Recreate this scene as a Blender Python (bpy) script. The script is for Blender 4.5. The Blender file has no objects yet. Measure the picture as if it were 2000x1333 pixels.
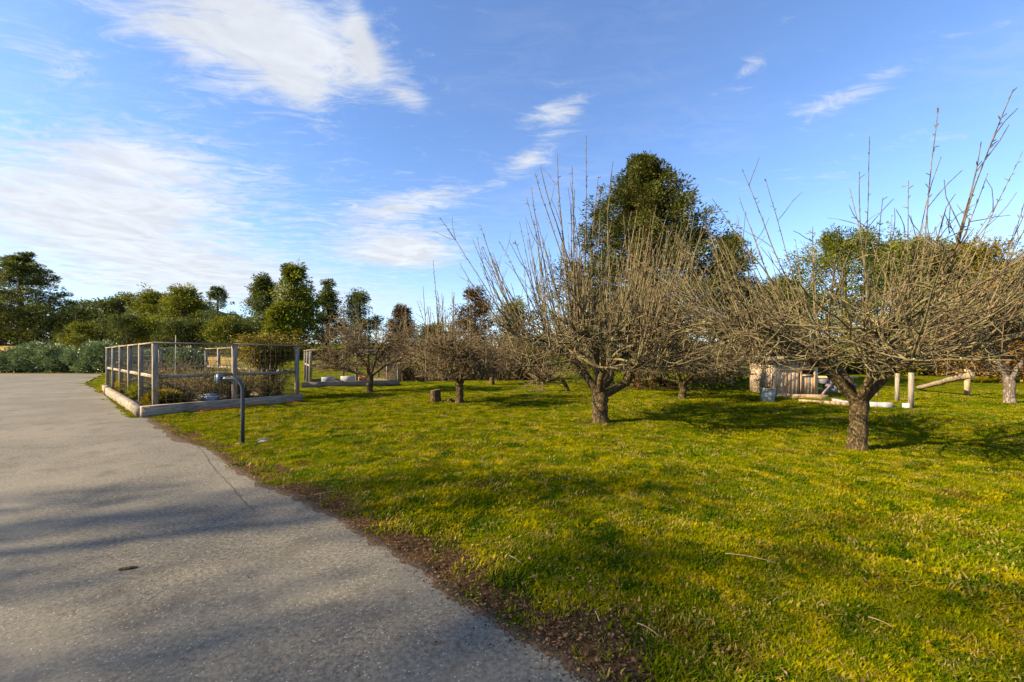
import bpy, bmesh, math
import numpy as np
from mathutils import Vector

# ------------------------------------------------------------------ camera, sky, sun, exposure
scene = bpy.context.scene
COL = scene.collection
R = math.radians
EYE, FPX, CX, HY = 1.5, 800.0, 1000.0, 694.0      # eye height, focal length and horizon row of the photograph

cam_d = bpy.data.cameras.new('camera')
cam_d.sensor_width = 36.0
cam_d.lens = FPX / 2000 * 36
cam_d.shift_y = (HY - 666.5) / 2000
cam_d.clip_start = 0.05
cam_d.clip_end = 9000
cam = bpy.data.objects.new('camera', cam_d)
COL.objects.link(cam)
cam.location = (0, 0, EYE)
cam.rotation_euler = (R(90), 0, 0)
scene.camera = cam

SUN_EL = 29.0
SH = Vector((1.0, 0.33, 0)).normalized()           # where shadows fall on the ground
sun_dir = Vector((-SH.x * math.cos(R(SUN_EL)), -SH.y * math.cos(R(SUN_EL)), math.sin(R(SUN_EL))))
sd = bpy.data.lights.new('sun', 'SUN')
sd.energy = 5.0
sd.angle = R(0.55)
sd.color = (1.0, 0.83, 0.54)
sun = bpy.data.objects.new('sun', sd)
COL.objects.link(sun)
sun.rotation_euler = (-sun_dir).to_track_quat('-Z', 'Y').to_euler()
sun.location = (-30, -10, 30)

scene.view_settings.view_transform = 'Standard'
scene.view_settings.look = 'None'
scene.view_settings.gamma = 1.0
scene.view_settings.exposure = 1.5
scene.cycles.max_bounces = 6
scene.cycles.transparent_max_bounces = 6


class NT:
    """small helper for node trees"""
    def __init__(self, tree):
        self.t = tree

    def n(self, typ, ins=None, **props):
        nd = self.t.nodes.new(typ)
        for k, v in props.items():
            setattr(nd, k, v)
        for k, v in (ins or {}).items():
            s = nd.inputs[k]
            if isinstance(v, bpy.types.NodeSocket):
                self.t.links.new(v, s)
            else:
                s.default_value = v
        return nd

    def m(self, op, a, b=0.0, c=0.0, clamp=False):
        return self.n('ShaderNodeMath', {0: a, 1: b, 2: c}, operation=op, use_clamp=clamp).outputs[0]

    def ss(self, v, lo, hi):
        return self.n('ShaderNodeMapRange', {0: v, 1: lo, 2: hi}, interpolation_type='SMOOTHSTEP').outputs[0]

    def mix(self, f, a, b):
        nd = self.n('ShaderNodeMix', data_type='RGBA')
        for s, v in ((nd.inputs[0], f), (nd.inputs[6], a), (nd.inputs[7], b)):
            if isinstance(v, bpy.types.NodeSocket):
                self.t.links.new(v, s)
            else:
                s.default_value = (*v, 1) if isinstance(v, tuple) and len(v) == 3 else v
        return nd.outputs[2]

    def noise(self, vec, scale, detail=4.0, rough=0.55, dist=0.0):
        return self.n('ShaderNodeTexNoise', {'Vector': vec, 'Scale': scale, 'Detail': detail, 'Roughness': rough,
                                              'Distortion': dist}).outputs[0]


def skyp(px, py):
    """pixel of the photograph -> place on a flat cloud layer one unit up"""
    dz = (HY - py) / FPX
    return np.array([(px - CX) / FPX / dz, 1 / dz])


world = bpy.data.worlds.new('World')
scene.world = world
world.use_nodes = True
wt = NT(world.node_tree)
world.node_tree.nodes.clear()
sky = wt.n('ShaderNodeTexSky', sky_type='NISHITA', sun_disc=False, sun_elevation=R(SUN_EL),
           sun_rotation=math.atan2(sun_dir.x, sun_dir.y), altitude=50, air_density=1.0, dust_density=0.3, ozone_density=2.5)
gen = wt.n('ShaderNodeTexCoord').outputs['Generated']
sep = wt.n('ShaderNodeSeparateXYZ', {0: gen})
zc = wt.m('MAXIMUM', sep.outputs[2], 0.03)
qx, qy = wt.m('DIVIDE', sep.outputs[0], zc), wt.m('DIVIDE', sep.outputs[1], zc)
pvec = wt.n('ShaderNodeCombineXYZ', {0: qx, 1: qy, 2: 0.0}).outputs[0]
total = None
# the cloud banks: (end A, end B, half width in px at the middle, strength)
for (a, b, w, s) in [((230, 5), (640, 150), 75, 1.1), ((450, 40), (720, 110), 60, 1.0), ((690, 5), (720, 130), 22, .8),
                     ((560, 120), (600, 205), 40, .8), ((770, 165), (835, 225), 22, .65), ((30, 60), (160, 170), 70, .35),
                     ((60, 330), (400, 420), 75, .95), ((20, 470), (480, 480), 75, 1.0), ((60, 560), (480, 560), 40, 1.05),
                     ((150, 270), (330, 330), 35, .6), ((690, 470), (880, 480), 30, 1.1), ((720, 420), (900, 370), 24, 1.0),
                     ((700, 500), (860, 510), 16, .9), ((1050, 255), (1120, 200), 32, 1.0), ((1000, 340), (1060, 295), 24, .95),
                     ((1570, 235), (1790, 125), 24, .85), ((1435, 165), (1485, 105), 18, .65), ((1700, 270), (1960, 260), 20, .4),
                     ((1450, 350), (1700, 345), 25, .35), ((560, 590), (900, 600), 30, .7), ((1820, 40), (1900, 10), 20, .3)]:
    A, B = skyp(*a), skyp(*b)
    mid = ((a[0] + b[0]) / 2, (a[1] + b[1]) / 2)
    d = np.array([b[0] - a[0], b[1] - a[1]], float); d /= np.linalg.norm(d)
    c = (A + B) / 2
    ax = (B - A) / 2
    L = np.linalg.norm(ax); ax = ax / L
    pp = np.array([-ax[1], ax[0]])
    e = skyp(mid[0] - d[1] * w, mid[1] + d[0] * w) - skyp(*mid)
    W = max(abs(e @ pp), 0.02)
    dx, dy = wt.m('SUBTRACT', qx, float(c[0])), wt.m('SUBTRACT', qy, float(c[1]))
    u = wt.m('ADD', wt.m('MULTIPLY', dx, float(ax[0] / (L * 1.15))), wt.m('MULTIPLY', dy, float(ax[1] / (L * 1.15))))
    v = wt.m('ADD', wt.m('MULTIPLY', dx, float(pp[0] / W)), wt.m('MULTIPLY', dy, float(pp[1] / W)))
    r2 = wt.m('ADD', wt.m('MULTIPLY', u, u), wt.m('MULTIPLY', v, v))
    g = wt.m('MULTIPLY', wt.m('POWER', 2.718, wt.m('MULTIPLY', r2, -0.8)), s)
    total = g if total is None else wt.m('ADD', total, g)
wisp = wt.noise(wt.n('ShaderNodeMapping', {0: pvec, 2: (0, 0, R(-35)), 3: (1.0, 2.3, 1)}).outputs[0], 4.2, 12.0, 0.70, 0.9)
broad = wt.noise(pvec, 0.55, 3.0, 0.5, 0.2)
body = wt.m('ADD', wt.m('MULTIPLY', total, 1.0), wt.m('MULTIPLY', wt.m('SUBTRACT', wisp, 0.5), 2.7))
cloud = wt.m('MULTIPLY', wt.ss(body, 0.2, 1.5), 0.9)
veil = wt.m('MULTIPLY', wt.m('MULTIPLY', wt.ss(broad, 0.42, 0.75), wt.ss(wisp, 0.3, 0.75)), 0.3)
low = wt.m('MULTIPLY', wt.m('POWER', wt.m('SUBTRACT', 1.0, wt.m('MAXIMUM', sep.outputs[2], 0.0)), 9.0), 0.38)
amt = wt.m('MINIMUM', wt.m('ADD', wt.m('MAXIMUM', cloud, veil), low), 0.97)
tint = wt.n('ShaderNodeMix', {0: 1.0, 6: sky.outputs[0], 7: (0.86, 0.97, 1.16, 1)}, data_type='RGBA', blend_type='MULTIPLY').outputs[2]
bg1 = wt.n('ShaderNodeBackground', {0: tint, 1: 0.088})
shade = wt.noise(pvec, 3.0, 8.0, 0.6, 0.6)
bg2 = wt.n('ShaderNodeBackground', {0: (0.93, 0.96, 1.0, 1), 1: wt.m('ADD', 0.285, wt.m('MULTIPLY', wt.ss(shade, 0.3, 0.7), 0.075))})
mx = wt.n('ShaderNodeMixShader', {0: amt, 1: bg1.outputs[0], 2: bg2.outputs[0]})
wt.n('ShaderNodeOutputWorld', {0: mx.outputs[0]})


# ------------------------------------------------------------------ helpers
def at(px, py, z=0.0):
    d = py - HY
    Y = (EYE - z) * FPX / d
    return np.array([(px - CX) * Y / FPX, Y])


def hash2(ix, iy, s):
    h = np.sin(ix * 127.1 + iy * 311.7 + s * 74.7) * 43758.5453
    return h - np.floor(h)


def vnoise(x, y, s=0):
    ix, iy = np.floor(x), np.floor(y)
    fx, fy = x - ix, y - iy
    fx, fy = fx * fx * (3 - 2 * fx), fy * fy * (3 - 2 * fy)
    a, b = hash2(ix, iy, s), hash2(ix + 1, iy, s)
    c, d = hash2(ix, iy + 1, s), hash2(ix + 1, iy + 1, s)
    return (a * (1 - fx) + b * fx) * (1 - fy) + (c * (1 - fx) + d * fx) * fy


def sstep(v, lo, hi):
    t = np.clip((v - lo) / (hi - lo), 0, 1)
    return t * t * (3 - 2 * t)


def mesh_np(name, verts, faces, mat=None, parent=None, smooth=False, attrs=None, kind=None, loc=None):
    """verts (V,3); faces: list of (M,k) arrays; one mesh object"""
    me = bpy.data.meshes.new(name)
    verts = np.asarray(verts, np.float32)
    faces = [np.asarray(f, np.int32) for f in faces if len(f)]
    me.vertices.add(len(verts)); me.vertices.foreach_set('co', verts.ravel())
    nl = sum(f.size for f in faces); npoly = sum(len(f) for f in faces)
    me.loops.add(nl); me.loops.foreach_set('vertex_index', np.concatenate([f.ravel() for f in faces]))
    tot = np.concatenate([np.full(len(f), f.shape[1], np.int32) for f in faces])
    start = np.concatenate([[0], np.cumsum(tot)[:-1]]).astype(np.int32)
    me.polygons.add(npoly)
    me.polygons.foreach_set('loop_start', start)
    me.polygons.foreach_set('loop_total', tot)
    if smooth:
        me.polygons.foreach_set('use_smooth', np.ones(npoly, bool))
    me.update(calc_edges=True)
    for k, v in (attrs or {}).items():
        a = me.attributes.new(k, 'FLOAT', 'POINT')
        a.data.foreach_set('value', np.asarray(v, np.float32))
    if mat:
        me.materials.append(mat)
    o = bpy.data.objects.new(name, me)
    COL.objects.link(o)
    if parent:
        o.parent = parent
    if kind:
        o['kind'] = kind
    if loc is not None:
        o.location = loc
    return o


def empty(name, loc, label, cat, group=None, rz=0.0):
    o = bpy.data.objects.new(name, None)
    COL.objects.link(o)
    o.empty_display_size = 0.2
    o.location = loc
    o.rotation_euler = (0, 0, rz)
    tag(o, label, cat, group)
    return o


def tag(o, label, cat, group=None):
    o['label'] = label
    o['category'] = cat
    if group:
        o['group'] = group
    return o


def bar(name, m, parent, a, b, w, h, ch=.006, jit=0.0):
    """beam built along its own X axis, so that the grain runs with it"""
    a, b = Vector([float(q) for q in a]), Vector([float(q) for q in b])
    d = b - a
    o = MB().beam((0, 0, 0), (d.length, 0, 0), w, h, jit=jit, ch=ch).build(name, m, parent)
    o.location = a
    o.rotation_euler = (0, -math.asin(d.z / d.length), math.atan2(d.y, d.x))
    return o


class MB:
    """collects simple shapes into one mesh"""
    def __init__(self):
        self.v, self.f, self.n = [], [], 0

    def add(self, v, f):
        v = np.asarray(v, float)
        self.v.append(v)
        for q in f:
            self.f.append(np.asarray(q, np.int64) + self.n)
        self.n += len(v)
        return self

    def beam(self, a, b, w, h, up=(0, 0, 1), jit=0.0, ch=0.006):
        """bevelled bar from a to b, w wide, h tall"""
        a, b = np.array(a, float), np.array(b, float)
        t = b - a; t /= np.linalg.norm(t)
        u = np.array(up, float)
        s = np.cross(t, u); s /= np.linalg.norm(s)
        u = np.cross(s, t)
        c = min(ch, w * .3, h * .3)
        prof = [(-w / 2 + c, -h / 2), (w / 2 - c, -h / 2), (w / 2, -h / 2 + c), (w / 2, h / 2 - c),
                (w / 2 - c, h / 2), (-w / 2 + c, h / 2), (-w / 2, h / 2 - c), (-w / 2, -h / 2 + c)]
        n = 7 if jit else 2
        rings = []
        for i in range(n):
            p = a + (b - a) * i / (n - 1)
            o = (np.random.default_rng(int(abs(p.sum()) * 1e4) + i).normal(0, jit, 2) if jit else (0, 0))
            rings += [p + s * (x + o[0]) + u * (y + o[1]) for x, y in prof]
        f = [[i * 8 + k, i * 8 + (k + 1) % 8, (i + 1) * 8 + (k + 1) % 8, (i + 1) * 8 + k] for i in range(n - 1) for k in range(8)]
        return self.add(rings, [np.array(f), np.array([[7, 6, 5, 4, 3, 2, 1, 0]]), np.array([[(n - 1) * 8 + k for k in range(8)]])])

    def tubes(self, paths, radii, k=3, cap=False, fixed=None):
        v, f = tubes(paths, radii, k, fixed)
        self.add(v, [f])
        if cap:
            N, P = radii.shape
            base = (np.arange(N) * P * k)[:, None]
            self.f.append(base + np.arange(k)[None, ::-1] + self.n - len(v))
            self.f.append(base + (P - 1) * k + np.arange(k)[None, :] + self.n - len(v))
        return self

    def build(self, name, mat, parent=None, smooth=False, kind=None, loc=None):
        by = {}
        for f in self.f:
            f = np.atleast_2d(f)
            by.setdefault(f.shape[1], []).append(f)
        return mesh_np(name, np.concatenate(self.v), [np.concatenate(x) for x in by.values()], mat, parent, smooth, None, kind, loc)


def tubes(paths, radii, k=3, fixed=None):
    """batch of tubes: paths (N,P,3), radii (N,P)"""
    paths = np.asarray(paths, float); radii = np.asarray(radii, float)
    N, P, _ = paths.shape
    t = np.gradient(paths, axis=1)
    t /= np.linalg.norm(t, axis=2, keepdims=True) + 1e-9
    mt = t.mean(axis=1)
    ref = np.where(np.abs(mt[:, 2:3]) > 0.8, np.array([[1.0, 0.13, 0]]), np.array([[0, 0, 1.0]]))[:, None, :]
    if fixed is not None:
        ref = np.broadcast_to(np.array(fixed, float), (N, 1, 3))
    n = np.cross(t, np.broadcast_to(ref, t.shape)); n /= np.linalg.norm(n, axis=2, keepdims=True) + 1e-9
    b = np.cross(t, n)
    ang = np.arange(k) / k * 2 * np.pi
    ring = paths[:, :, None, :] + radii[:, :, None, None] * (np.cos(ang)[None, None, :, None] * n[:, :, None, :] +
                                                          np.sin(ang)[None, None, :, None] * b[:, :, None, :])
    v = ring.reshape(-1, 3)
    i = np.arange(N)[:, None, None] * P * k + np.arange(P - 1)[None, :, None] * k
    j = np.arange(k)[None, None, :]
    j2 = (j + 1) % k
    f = np.stack([i + j, i + j2, i + k + j2, i + k + j], axis=-1).reshape(-1, 4)
    return v, f


def unit(v):
    return v / (np.linalg.norm(v, axis=-1, keepdims=True) + 1e-9)


def grow(rng, start, d, length, P, wob=0.15, up=0.0, zmin=None):
    """polylines that wander: start (N,3), d (N,3), length (N,), up = pull towards the sky"""
    N = len(start)
    p = np.array(start, float); d = unit(np.array(d, float))
    out = [p.copy()]
    st = (np.asarray(length) / (P - 1))[:, None]
    upv = np.zeros((N, 3)); upv[:, 2] = up
    for _ in range(P - 1):
        p = p + d * st
        if zmin is not None:
            p[:, 2] = np.maximum(p[:, 2], zmin)
        out.append(p.copy())
        d = unit(d + rng.normal(0, wob, (N, 3)) + upv)
    return np.stack(out, 1)


def pick(rng, paths, n, lo, hi):
    N, P, _ = paths.shape
    i = rng.integers(0, N, n)
    t = rng.uniform(lo, hi, n) * (P - 1)
    k = np.minimum(t.astype(int), P - 2)
    fr = (t - k)[:, None]
    a, b = paths[i, k], paths[i, k + 1]
    return a + (b - a) * fr, unit(b - a)


def taper(n, P, r0, r1):
    r0 = np.broadcast_to(np.asarray(r0, float), (n,)); r1 = np.broadcast_to(np.asarray(r1, float), (n,))
    return r0[:, None] + (r1 - r0)[:, None] * np.linspace(0, 1, P)[None, :]


def cards(rng, pos, d, L, W, tint):
    """leaf-sized rhombic faces: returns verts, quads, tint per vertex"""
    n = len(pos)
    d = unit(d)
    s = unit(np.cross(d, rng.normal(0, 1, (n, 3))))
    nn = np.cross(d, s)
    L = np.broadcast_to(L, (n,))[:, None]; W = np.broadcast_to(W, (n,))[:, None]
    v = np.stack([pos, pos + d * L * .45 + s * W * .5 + nn * W * .18, pos + d * L, pos + d * L * .45 - s * W * .5 + nn * W * .18], 1)
    f = np.arange(n * 4).reshape(n, 4)
    return v.reshape(-1, 3), f, np.repeat(tint, 4)


# ------------------------------------------------------------------ materials
MATS = {}


def mat(name, build):
    if name in MATS:
        return MATS[name]
    m = bpy.data.materials.new(name)
    m.use_nodes = True
    t = NT(m.node_tree)
    m.node_tree.nodes.clear()
    pos = t.n('ShaderNodeNewGeometry').outputs['Position']
    sh = build(t, pos)
    t.n('ShaderNodeOutputMaterial', {0: sh})
    MATS[name] = m
    return m


def pbsdf(t, col, rough=0.8, bump=None, bs=0.3, bd=0.01, spec=0.3, metal=0.0, **kw):
    ins = {'Base Color': col if isinstance(col, bpy.types.NodeSocket) else (*col, 1), 'Roughness': rough,
           'Specular IOR Level': spec, 'Metallic': metal}
    ins.update(kw)
    if bump is not None:
        ins['Normal'] = t.n('ShaderNodeBump', {'Height': bump, 'Strength': bs, 'Distance': bd}).outputs[0]
    return t.n('ShaderNodeBsdfPrincipled', ins).outputs[0]


def m_plain(name, col, rough=0.6, var=0.25, sc=6.0, metal=0.0, spec=0.3):
    def b(t, p):
        n = t.noise(p, sc, 5)
        c = t.mix(n, tuple(x * (1 - var) for x in col), tuple(min(1, x * (1 + var)) for x in col))
        return pbsdf(t, c, rough, n, .2, .01, spec, metal)
    return mat(name, b)


def m_wood(name, c1, c2, grain=(30, 30, 3), rough=.85):
    def b(t, p):
        o = t.n('ShaderNodeTexCoord').outputs['Object']
        g = t.noise(t.n('ShaderNodeMapping', {0: o, 3: grain}).outputs[0], 1.0, 6, .65, .6)
        big = t.noise(o, 1.7, 4)
        c = t.mix(t.ss(g, .3, .7), c1, c2)
        c = t.mix(t.m('MULTIPLY', t.ss(big, .5, .75), .55), c, tuple(x * .55 for x in c1))
        knot = t.ss(t.noise(o, 9, 2), .70, .76)
        c = t.mix(t.m('MULTIPLY', knot, .7), c, (.05, .035, .025))
        return pbsdf(t, c, rough, g, .5, .006, .2)
    return mat(name, b)


def m_bark(name, c1, c2, c3, sc=14.0):
    def b(t, p):
        mp = t.n('ShaderNodeMapping', {0: p, 3: (1, 1, .5)}).outputs[0]
        n = t.noise(mp, sc, 7, .7, .4)
        crack = t.noise(t.n('ShaderNodeMapping', {0: p, 3: (1, 1, .38)}).outputs[0], sc * 1.7, 5, .72, .8)
        plate = t.ss(crack, .36, .58)
        big = t.noise(p, 3.1, 4)
        c = t.mix(t.ss(n, .35, .65), tuple(.6 * a + .4 * d for a, d in zip(c1, c2)), c2)
        c = t.mix(t.m('MULTIPLY', t.ss(big, .48, .66), .75), c, c3)
        c = t.mix(t.m('ADD', .15, t.m('MULTIPLY', plate, .85)), c1, c)
        return pbsdf(t, c, .9, t.m('ADD', t.m('MULTIPLY', n, .6), plate), 1.0, .025, .12)
    return mat(name, b)


def m_twig(name, c1, c2, c3):
    def b(t, p):
        n = t.noise(p, 11, 5, .65, .3)
        c = t.mix(t.ss(n, .36, .62), c1, c2)
        c = t.mix(t.m('MULTIPLY', t.ss(t.noise(p, 3.3, 4), .48, .64), .8), c, c3)
        return pbsdf(t, c, .85, n, .6, .01, .15)
    return mat(name, b)


def m_leaf(name, dark, light, accent=None, trans=.3, rough=.6):
    """foliage: tint attribute runs each clump from dark to light"""
    def b(t, p):
        a = t.n('ShaderNodeAttribute', attribute_name='tint').outputs['Fac']
        c = t.mix(a, dark, light)
        if accent:
            c = t.mix(t.m('MULTIPLY', t.ss(t.noise(p, .8, 4), .52, .7), .8), c, accent)
        d = pbsdf(t, c, rough, spec=.25)
        tr = t.n('ShaderNodeBsdfTranslucent', {0: c}).outputs[0]
        return t.n('ShaderNodeMixShader', {0: trans, 1: d, 2: tr}).outputs[0]
    return mat(name, b)


def lawn_color(t, p):
    big = t.noise(p, .5, 4, .6)
    mid = t.noise(p, 2.2, 6, .68, .4)
    m2 = t.noise(t.n('ShaderNodeMapping', {0: p, 1: (7, 3, 0)}).outputs[0], 3.4, 6, .7, .3)
    fine = t.noise(p, 17, 4, .7)
    c = t.mix(t.ss(mid, .38, .60), (.020, .068, .001), (.175, .185, .001))
    c = t.mix(t.m('MULTIPLY', t.ss(t.m('ADD', t.m('MULTIPLY', m2, .6), t.m('MULTIPLY', fine, .4)), .49, .60), .85), c, (.45, .335, .002))
    c = t.mix(t.m('MULTIPLY', t.ss(big, .50, .64), .55), c, (.034, .105, .001))
    c = t.mix(t.m('MULTIPLY', t.ss(t.noise(p, 1.5, 6, .68, .3), .55, .66), .75), c, (.12, .066, .008))
    return c


def b_ground(t, p):
    dirt = t.n('ShaderNodeAttribute', attribute_name='dirt').outputs['Fac']
    dry = t.n('ShaderNodeAttribute', attribute_name='dry').outputs['Fac']
    fine = t.noise(p, 40, 6, .7)
    c = lawn_color(t, p)
    c = t.mix(t.m('MULTIPLY', t.ss(fine, .60, .38), .75), c, (.028, .022, .008))
    c = t.mix(dry, c, t.mix(t.noise(p, 1.2, 5), (.46, .30, .11), (.30, .20, .07)))
    dn = t.noise(p, 22, 7, .75)
    dc = t.mix(t.ss(dn, .35, .65), (.030, .018, .010), (.115, .066, .032))
    dc = t.mix(t.m('MULTIPLY', t.ss(t.noise(p, 60, 3), .6, .68), .7), dc, (.24, .15, .075))
    edge = t.ss(t.m('ADD', dirt, t.m('MULTIPLY', t.m('SUBTRACT', t.noise(p, 6, 5, .7), .5), 1.1)), .38, .62)
    c = t.mix(edge, c, dc)
    return pbsdf(t, c, .95, t.m('ADD', fine, dn), .9, .03, .0)


def b_asphalt(t, p):
    grit = t.n('ShaderNodeTexVoronoi', {'Vector': p, 'Scale': 90.0}).outputs['Distance']
    gcol = t.n('ShaderNodeTexVoronoi', {'Vector': p, 'Scale': 90.0}).outputs['Color']
    n1 = t.noise(p, 34, 8, .82)
    n2 = t.noise(p, .45, 6, .6, .3)
    n3 = t.noise(p, 2.6, 6, .65, .2)
    c = t.mix(t.ss(n1, .3, .7), (.035, .030, .023), (.225, .198, .152))
    c = t.mix(t.m('MULTIPLY', t.ss(n2, .40, .62), .45), c, (.215, .190, .145))
    c = t.mix(t.m('MULTIPLY', t.ss(n3, .50, .66), .55), c, (.078, .068, .053))
    sp = t.n('ShaderNodeSeparateColor', {0: gcol}).outputs[0]
    c = t.mix(t.m('MULTIPLY', t.m('MULTIPLY', t.m('GREATER_THAN', sp, .955), t.m('LESS_THAN', grit, .42)), .7), c, (.42, .38, .30))
    c = t.mix(t.m('MULTIPLY', t.ss(t.noise(p, 7, 4), .70, .76), .6), c, (.045, .038, .030))
    return pbsdf(t, c, .88, t.m('ADD', grit, n1), .35, .004, .2)


M_GROUND = mat('lawn_soil', b_ground)
M_ASPH = mat('asphalt', b_asphalt)
M_FENCE = m_wood('weathered_wood', (.12, .095, .070), (.37, .31, .235))
M_TIMBER = m_wood('grey_timber', (.12, .093, .068), (.37, .305, .23), (3, 30, 30))
M_BARK = m_bark('apple_bark', (.028, .019, .012), (.235, .160, .072), (.125, .105, .045), 20)
M_TWIG = m_twig('apple_twig', (.034, .024, .014), (.205, .152, .078), (.175, .155, .068))
M_TWIGP = m_twig('pale_twig', (.048, .032, .017), (.215, .155, .078), (.150, .112, .052))
M_LICHEN = m_plain('lichen', (.24, .235, .095), .95, .4, 20)
M_WIRE = m_plain('galvanised_wire', (.10, .095, .09), .5, .2)


# ------------------------------------------------------------------ the ground
edge_px = [(277, 817), (300, 832), (340, 852), (385, 872), (430, 893), (470, 920), (510, 944), (560, 962), (610, 986), (660, 1015),
           (705, 1042), (760, 1072), (810, 1102), (850, 1135), (890, 1170), (940, 1202), (1000, 1236), (1060, 1270), (1110, 1300), (1160, 1333)]
EDGE = np.array([at(*p) for p in edge_px] + [(0.62, 1.45), (0.95, 0.6), (1.3, -1), (2.2, -6), (3.0, -30)])
# a finer, slightly ragged version of that edge
tt = np.linspace(0, len(EDGE) - 1, 420)
EF = np.stack([np.interp(tt, np.arange(len(EDGE)), EDGE[:, k]) for k in (0, 1)], 1)
nr = np.gradient(EF, axis=0); nr = unit(np.stack([nr[:, 1], -nr[:, 0]], 1))
EF = EF + nr * ((vnoise(tt * .9, tt * 0, 3) - .5) * .05 + (vnoise(tt * 3.1, tt * 0, 5) - .5) * .04)[:, None] * np.clip(EF[:, 1:2] / 4, .5, 2)
TA, TB, TC = at(275, 815), at(204, 765), at(590, 786)      # outer corners of the timber edging
DRIVE = np.concatenate([[(-60, 33.5), (-33.2, 33.3), (-22.5, 21.5)], [TB + (-.12, -.05), TA + (-.12, -.12)], EF, [(-60, -30)]])


def inside(P, poly):
    x, y = P[:, 0], P[:, 1]
    res = np.zeros(len(P), bool)
    j = len(poly) - 1
    for i in range(len(poly)):
        xi, yi = poly[i]; xj, yj = poly[j]
        if yi != yj:
            res ^= ((yi > y) != (yj > y)) & (x < (xj - xi) * (y - yi) / (yj - yi) + xi)
        j = i
    return res


def dist_line(P, line):
    best = np.full(len(P), 1e9)
    for a, b in zip(line[:-1], line[1:]):
        ab = b - a
        t = np.clip(((P - a) @ ab) / (ab @ ab + 1e-12), 0, 1)
        best = np.minimum(best, np.linalg.norm(P - a - t[:, None] * ab, axis=1))
    return best


def height(x, y):
    x = np.asarray(x, float); y = np.asarray(y, float)
    rise = 3.3 * sstep(y, 31, 64) * sstep(-x, 3, 15)
    rise = rise + 40 * sstep(y, 300, 2000) * sstep(-x, -100, 200)
    near = 1 - sstep(y, 24, 40)
    b = (vnoise(x * .35, y * .35, 1) - .5) * .10 + (vnoise(x * 1.3, y * 1.3, 2) - .5) * .035 + (vnoise(x * 5, y * 5, 4) - .5) * .018
    return rise + b * near


def gz(x, y):
    P = np.array([[x, y]], float)
    return -0.0 if inside(P, DRIVE)[0] else float(height(x, y))


def axis(lo, hi, step, far_lo, far_hi, ratio):
    mid = list(np.arange(lo, hi + 1e-6, step))
    s, v, up = step, hi, []
    while v < far_hi:
        s *= ratio; v += s; up.append(v)
    s, v, dn = step, lo, []
    while v > far_lo:
        s *= ratio; v -= s; dn.append(v)
    return np.array(dn[::-1] + mid + up)


xs = axis(-11, 13, .14, -3000, 3000, 1.13)
ys = axis(1.2, 20, .13, -60, 4000, 1.11)
GX, GY = np.meshgrid(xs, ys)
GP = np.stack([GX.ravel(), GY.ravel()], 1)
gh = height(GP[:, 0], GP[:, 1])
ins = inside(GP, DRIVE)
near_e = (np.abs(GP[:, 0]) < 30) & (GP[:, 1] < 40) & (GP[:, 1] > -35)
de = np.full(len(GP), 50.0)
de[near_e] = dist_line(GP[near_e], EDGE)
sgn = np.where(ins, -de, de)
gh = np.where(ins, np.minimum(gh, -.05) * 0 - .06, gh * sstep(de, 0, 1.2) - .006 * (1 - sstep(de, 0, .5)))
gh = np.where(ins & (GP[:, 1] > 30), -.06, gh)
wdt = np.interp(GP[:, 1], [1.5, 3, 5, 8, 11], [.85, .62, .50, .40, .28])
dirt = 1 - sstep(sgn, wdt * .35, wdt * 1.5)
base_spots = [(1.925, 8.96, .75), (5.51, 6.52, .55), (-1.64, 12.77, .6), (-5.79, 16.7, .6), (5.81, 13.95, .5), (6.5, 19.7, 2.6)]
for bx_, by_, br_ in base_spots:
    dirt = np.maximum(dirt, .8 * (1 - sstep(np.hypot(GP[:, 0] - bx_, GP[:, 1] - by_), br_ * .3, br_ * 1.3)))
dry = sstep(GP[:, 1], 35, 40) * sstep(-GP[:, 0], 26, 30)
nx, ny = len(xs), len(ys)
gi = np.arange(nx * ny).reshape(ny, nx)
gf = np.stack([gi[:-1, :-1], gi[:-1, 1:], gi[1:, 1:], gi[1:, :-1]], -1).reshape(-1, 4)
g = mesh_np('ground', np.column_stack([GP, gh]), [gf], M_GROUND, smooth=True, attrs={'dirt': dirt, 'dry': dry}, kind='structure')

bm = bmesh.new()
top = [bm.verts.new((x, y, 0.0)) for x, y in DRIVE]
fc = bm.faces.new(top)
ex = bmesh.ops.extrude_face_region(bm, geom=[fc])
for v in [q for q in ex['geom'] if isinstance(q, bmesh.types.BMVert)]:
    v.co.z -= .09
bmesh.ops.recalc_face_normals(bm, faces=bm.faces)
bmesh.ops.triangulate(bm, faces=bm.faces)
me = bpy.data.meshes.new('driveway'); bm.to_mesh(me); bm.free()
me.materials.append(M_ASPH)
drive = bpy.data.objects.new('driveway', me); COL.objects.link(drive); drive['kind'] = 'structure'

# soil and crumbs spilling over the asphalt edge
k_ = (EF[:, 1] > 1.0)
E2 = EF[k_]; n2 = nr[k_]; q_ = tt[k_]
n_e = len(E2)
win = .004 + .07 * vnoise(q_ * 1.7, q_ * 0, 21) * vnoise(q_ * 7, q_ * 0, 22) * np.clip(E2[:, 1] / 3, .7, 2)
side_ = -1.0 if inside((E2[n_e // 2] - n2[n_e // 2] * .3)[None], DRIVE)[0] else 1.0
cols_ = [E2 + side_ * n2 * win[:, None], E2 + side_ * n2 * (win * .4)[:, None], E2 - side_ * n2 * .03, E2 - side_ * n2 * .14]
zs_ = [.0008, .005, .004, -.035]
sv = np.concatenate([np.column_stack([c_, np.full(n_e, z_)]) for c_, z_ in zip(cols_, zs_)])
sf = np.array([[r_ * n_e + i, r_ * n_e + i + 1, (r_ + 1) * n_e + i + 1, (r_ + 1) * n_e + i] for r_ in range(3) for i in range(n_e - 1)])
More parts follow.
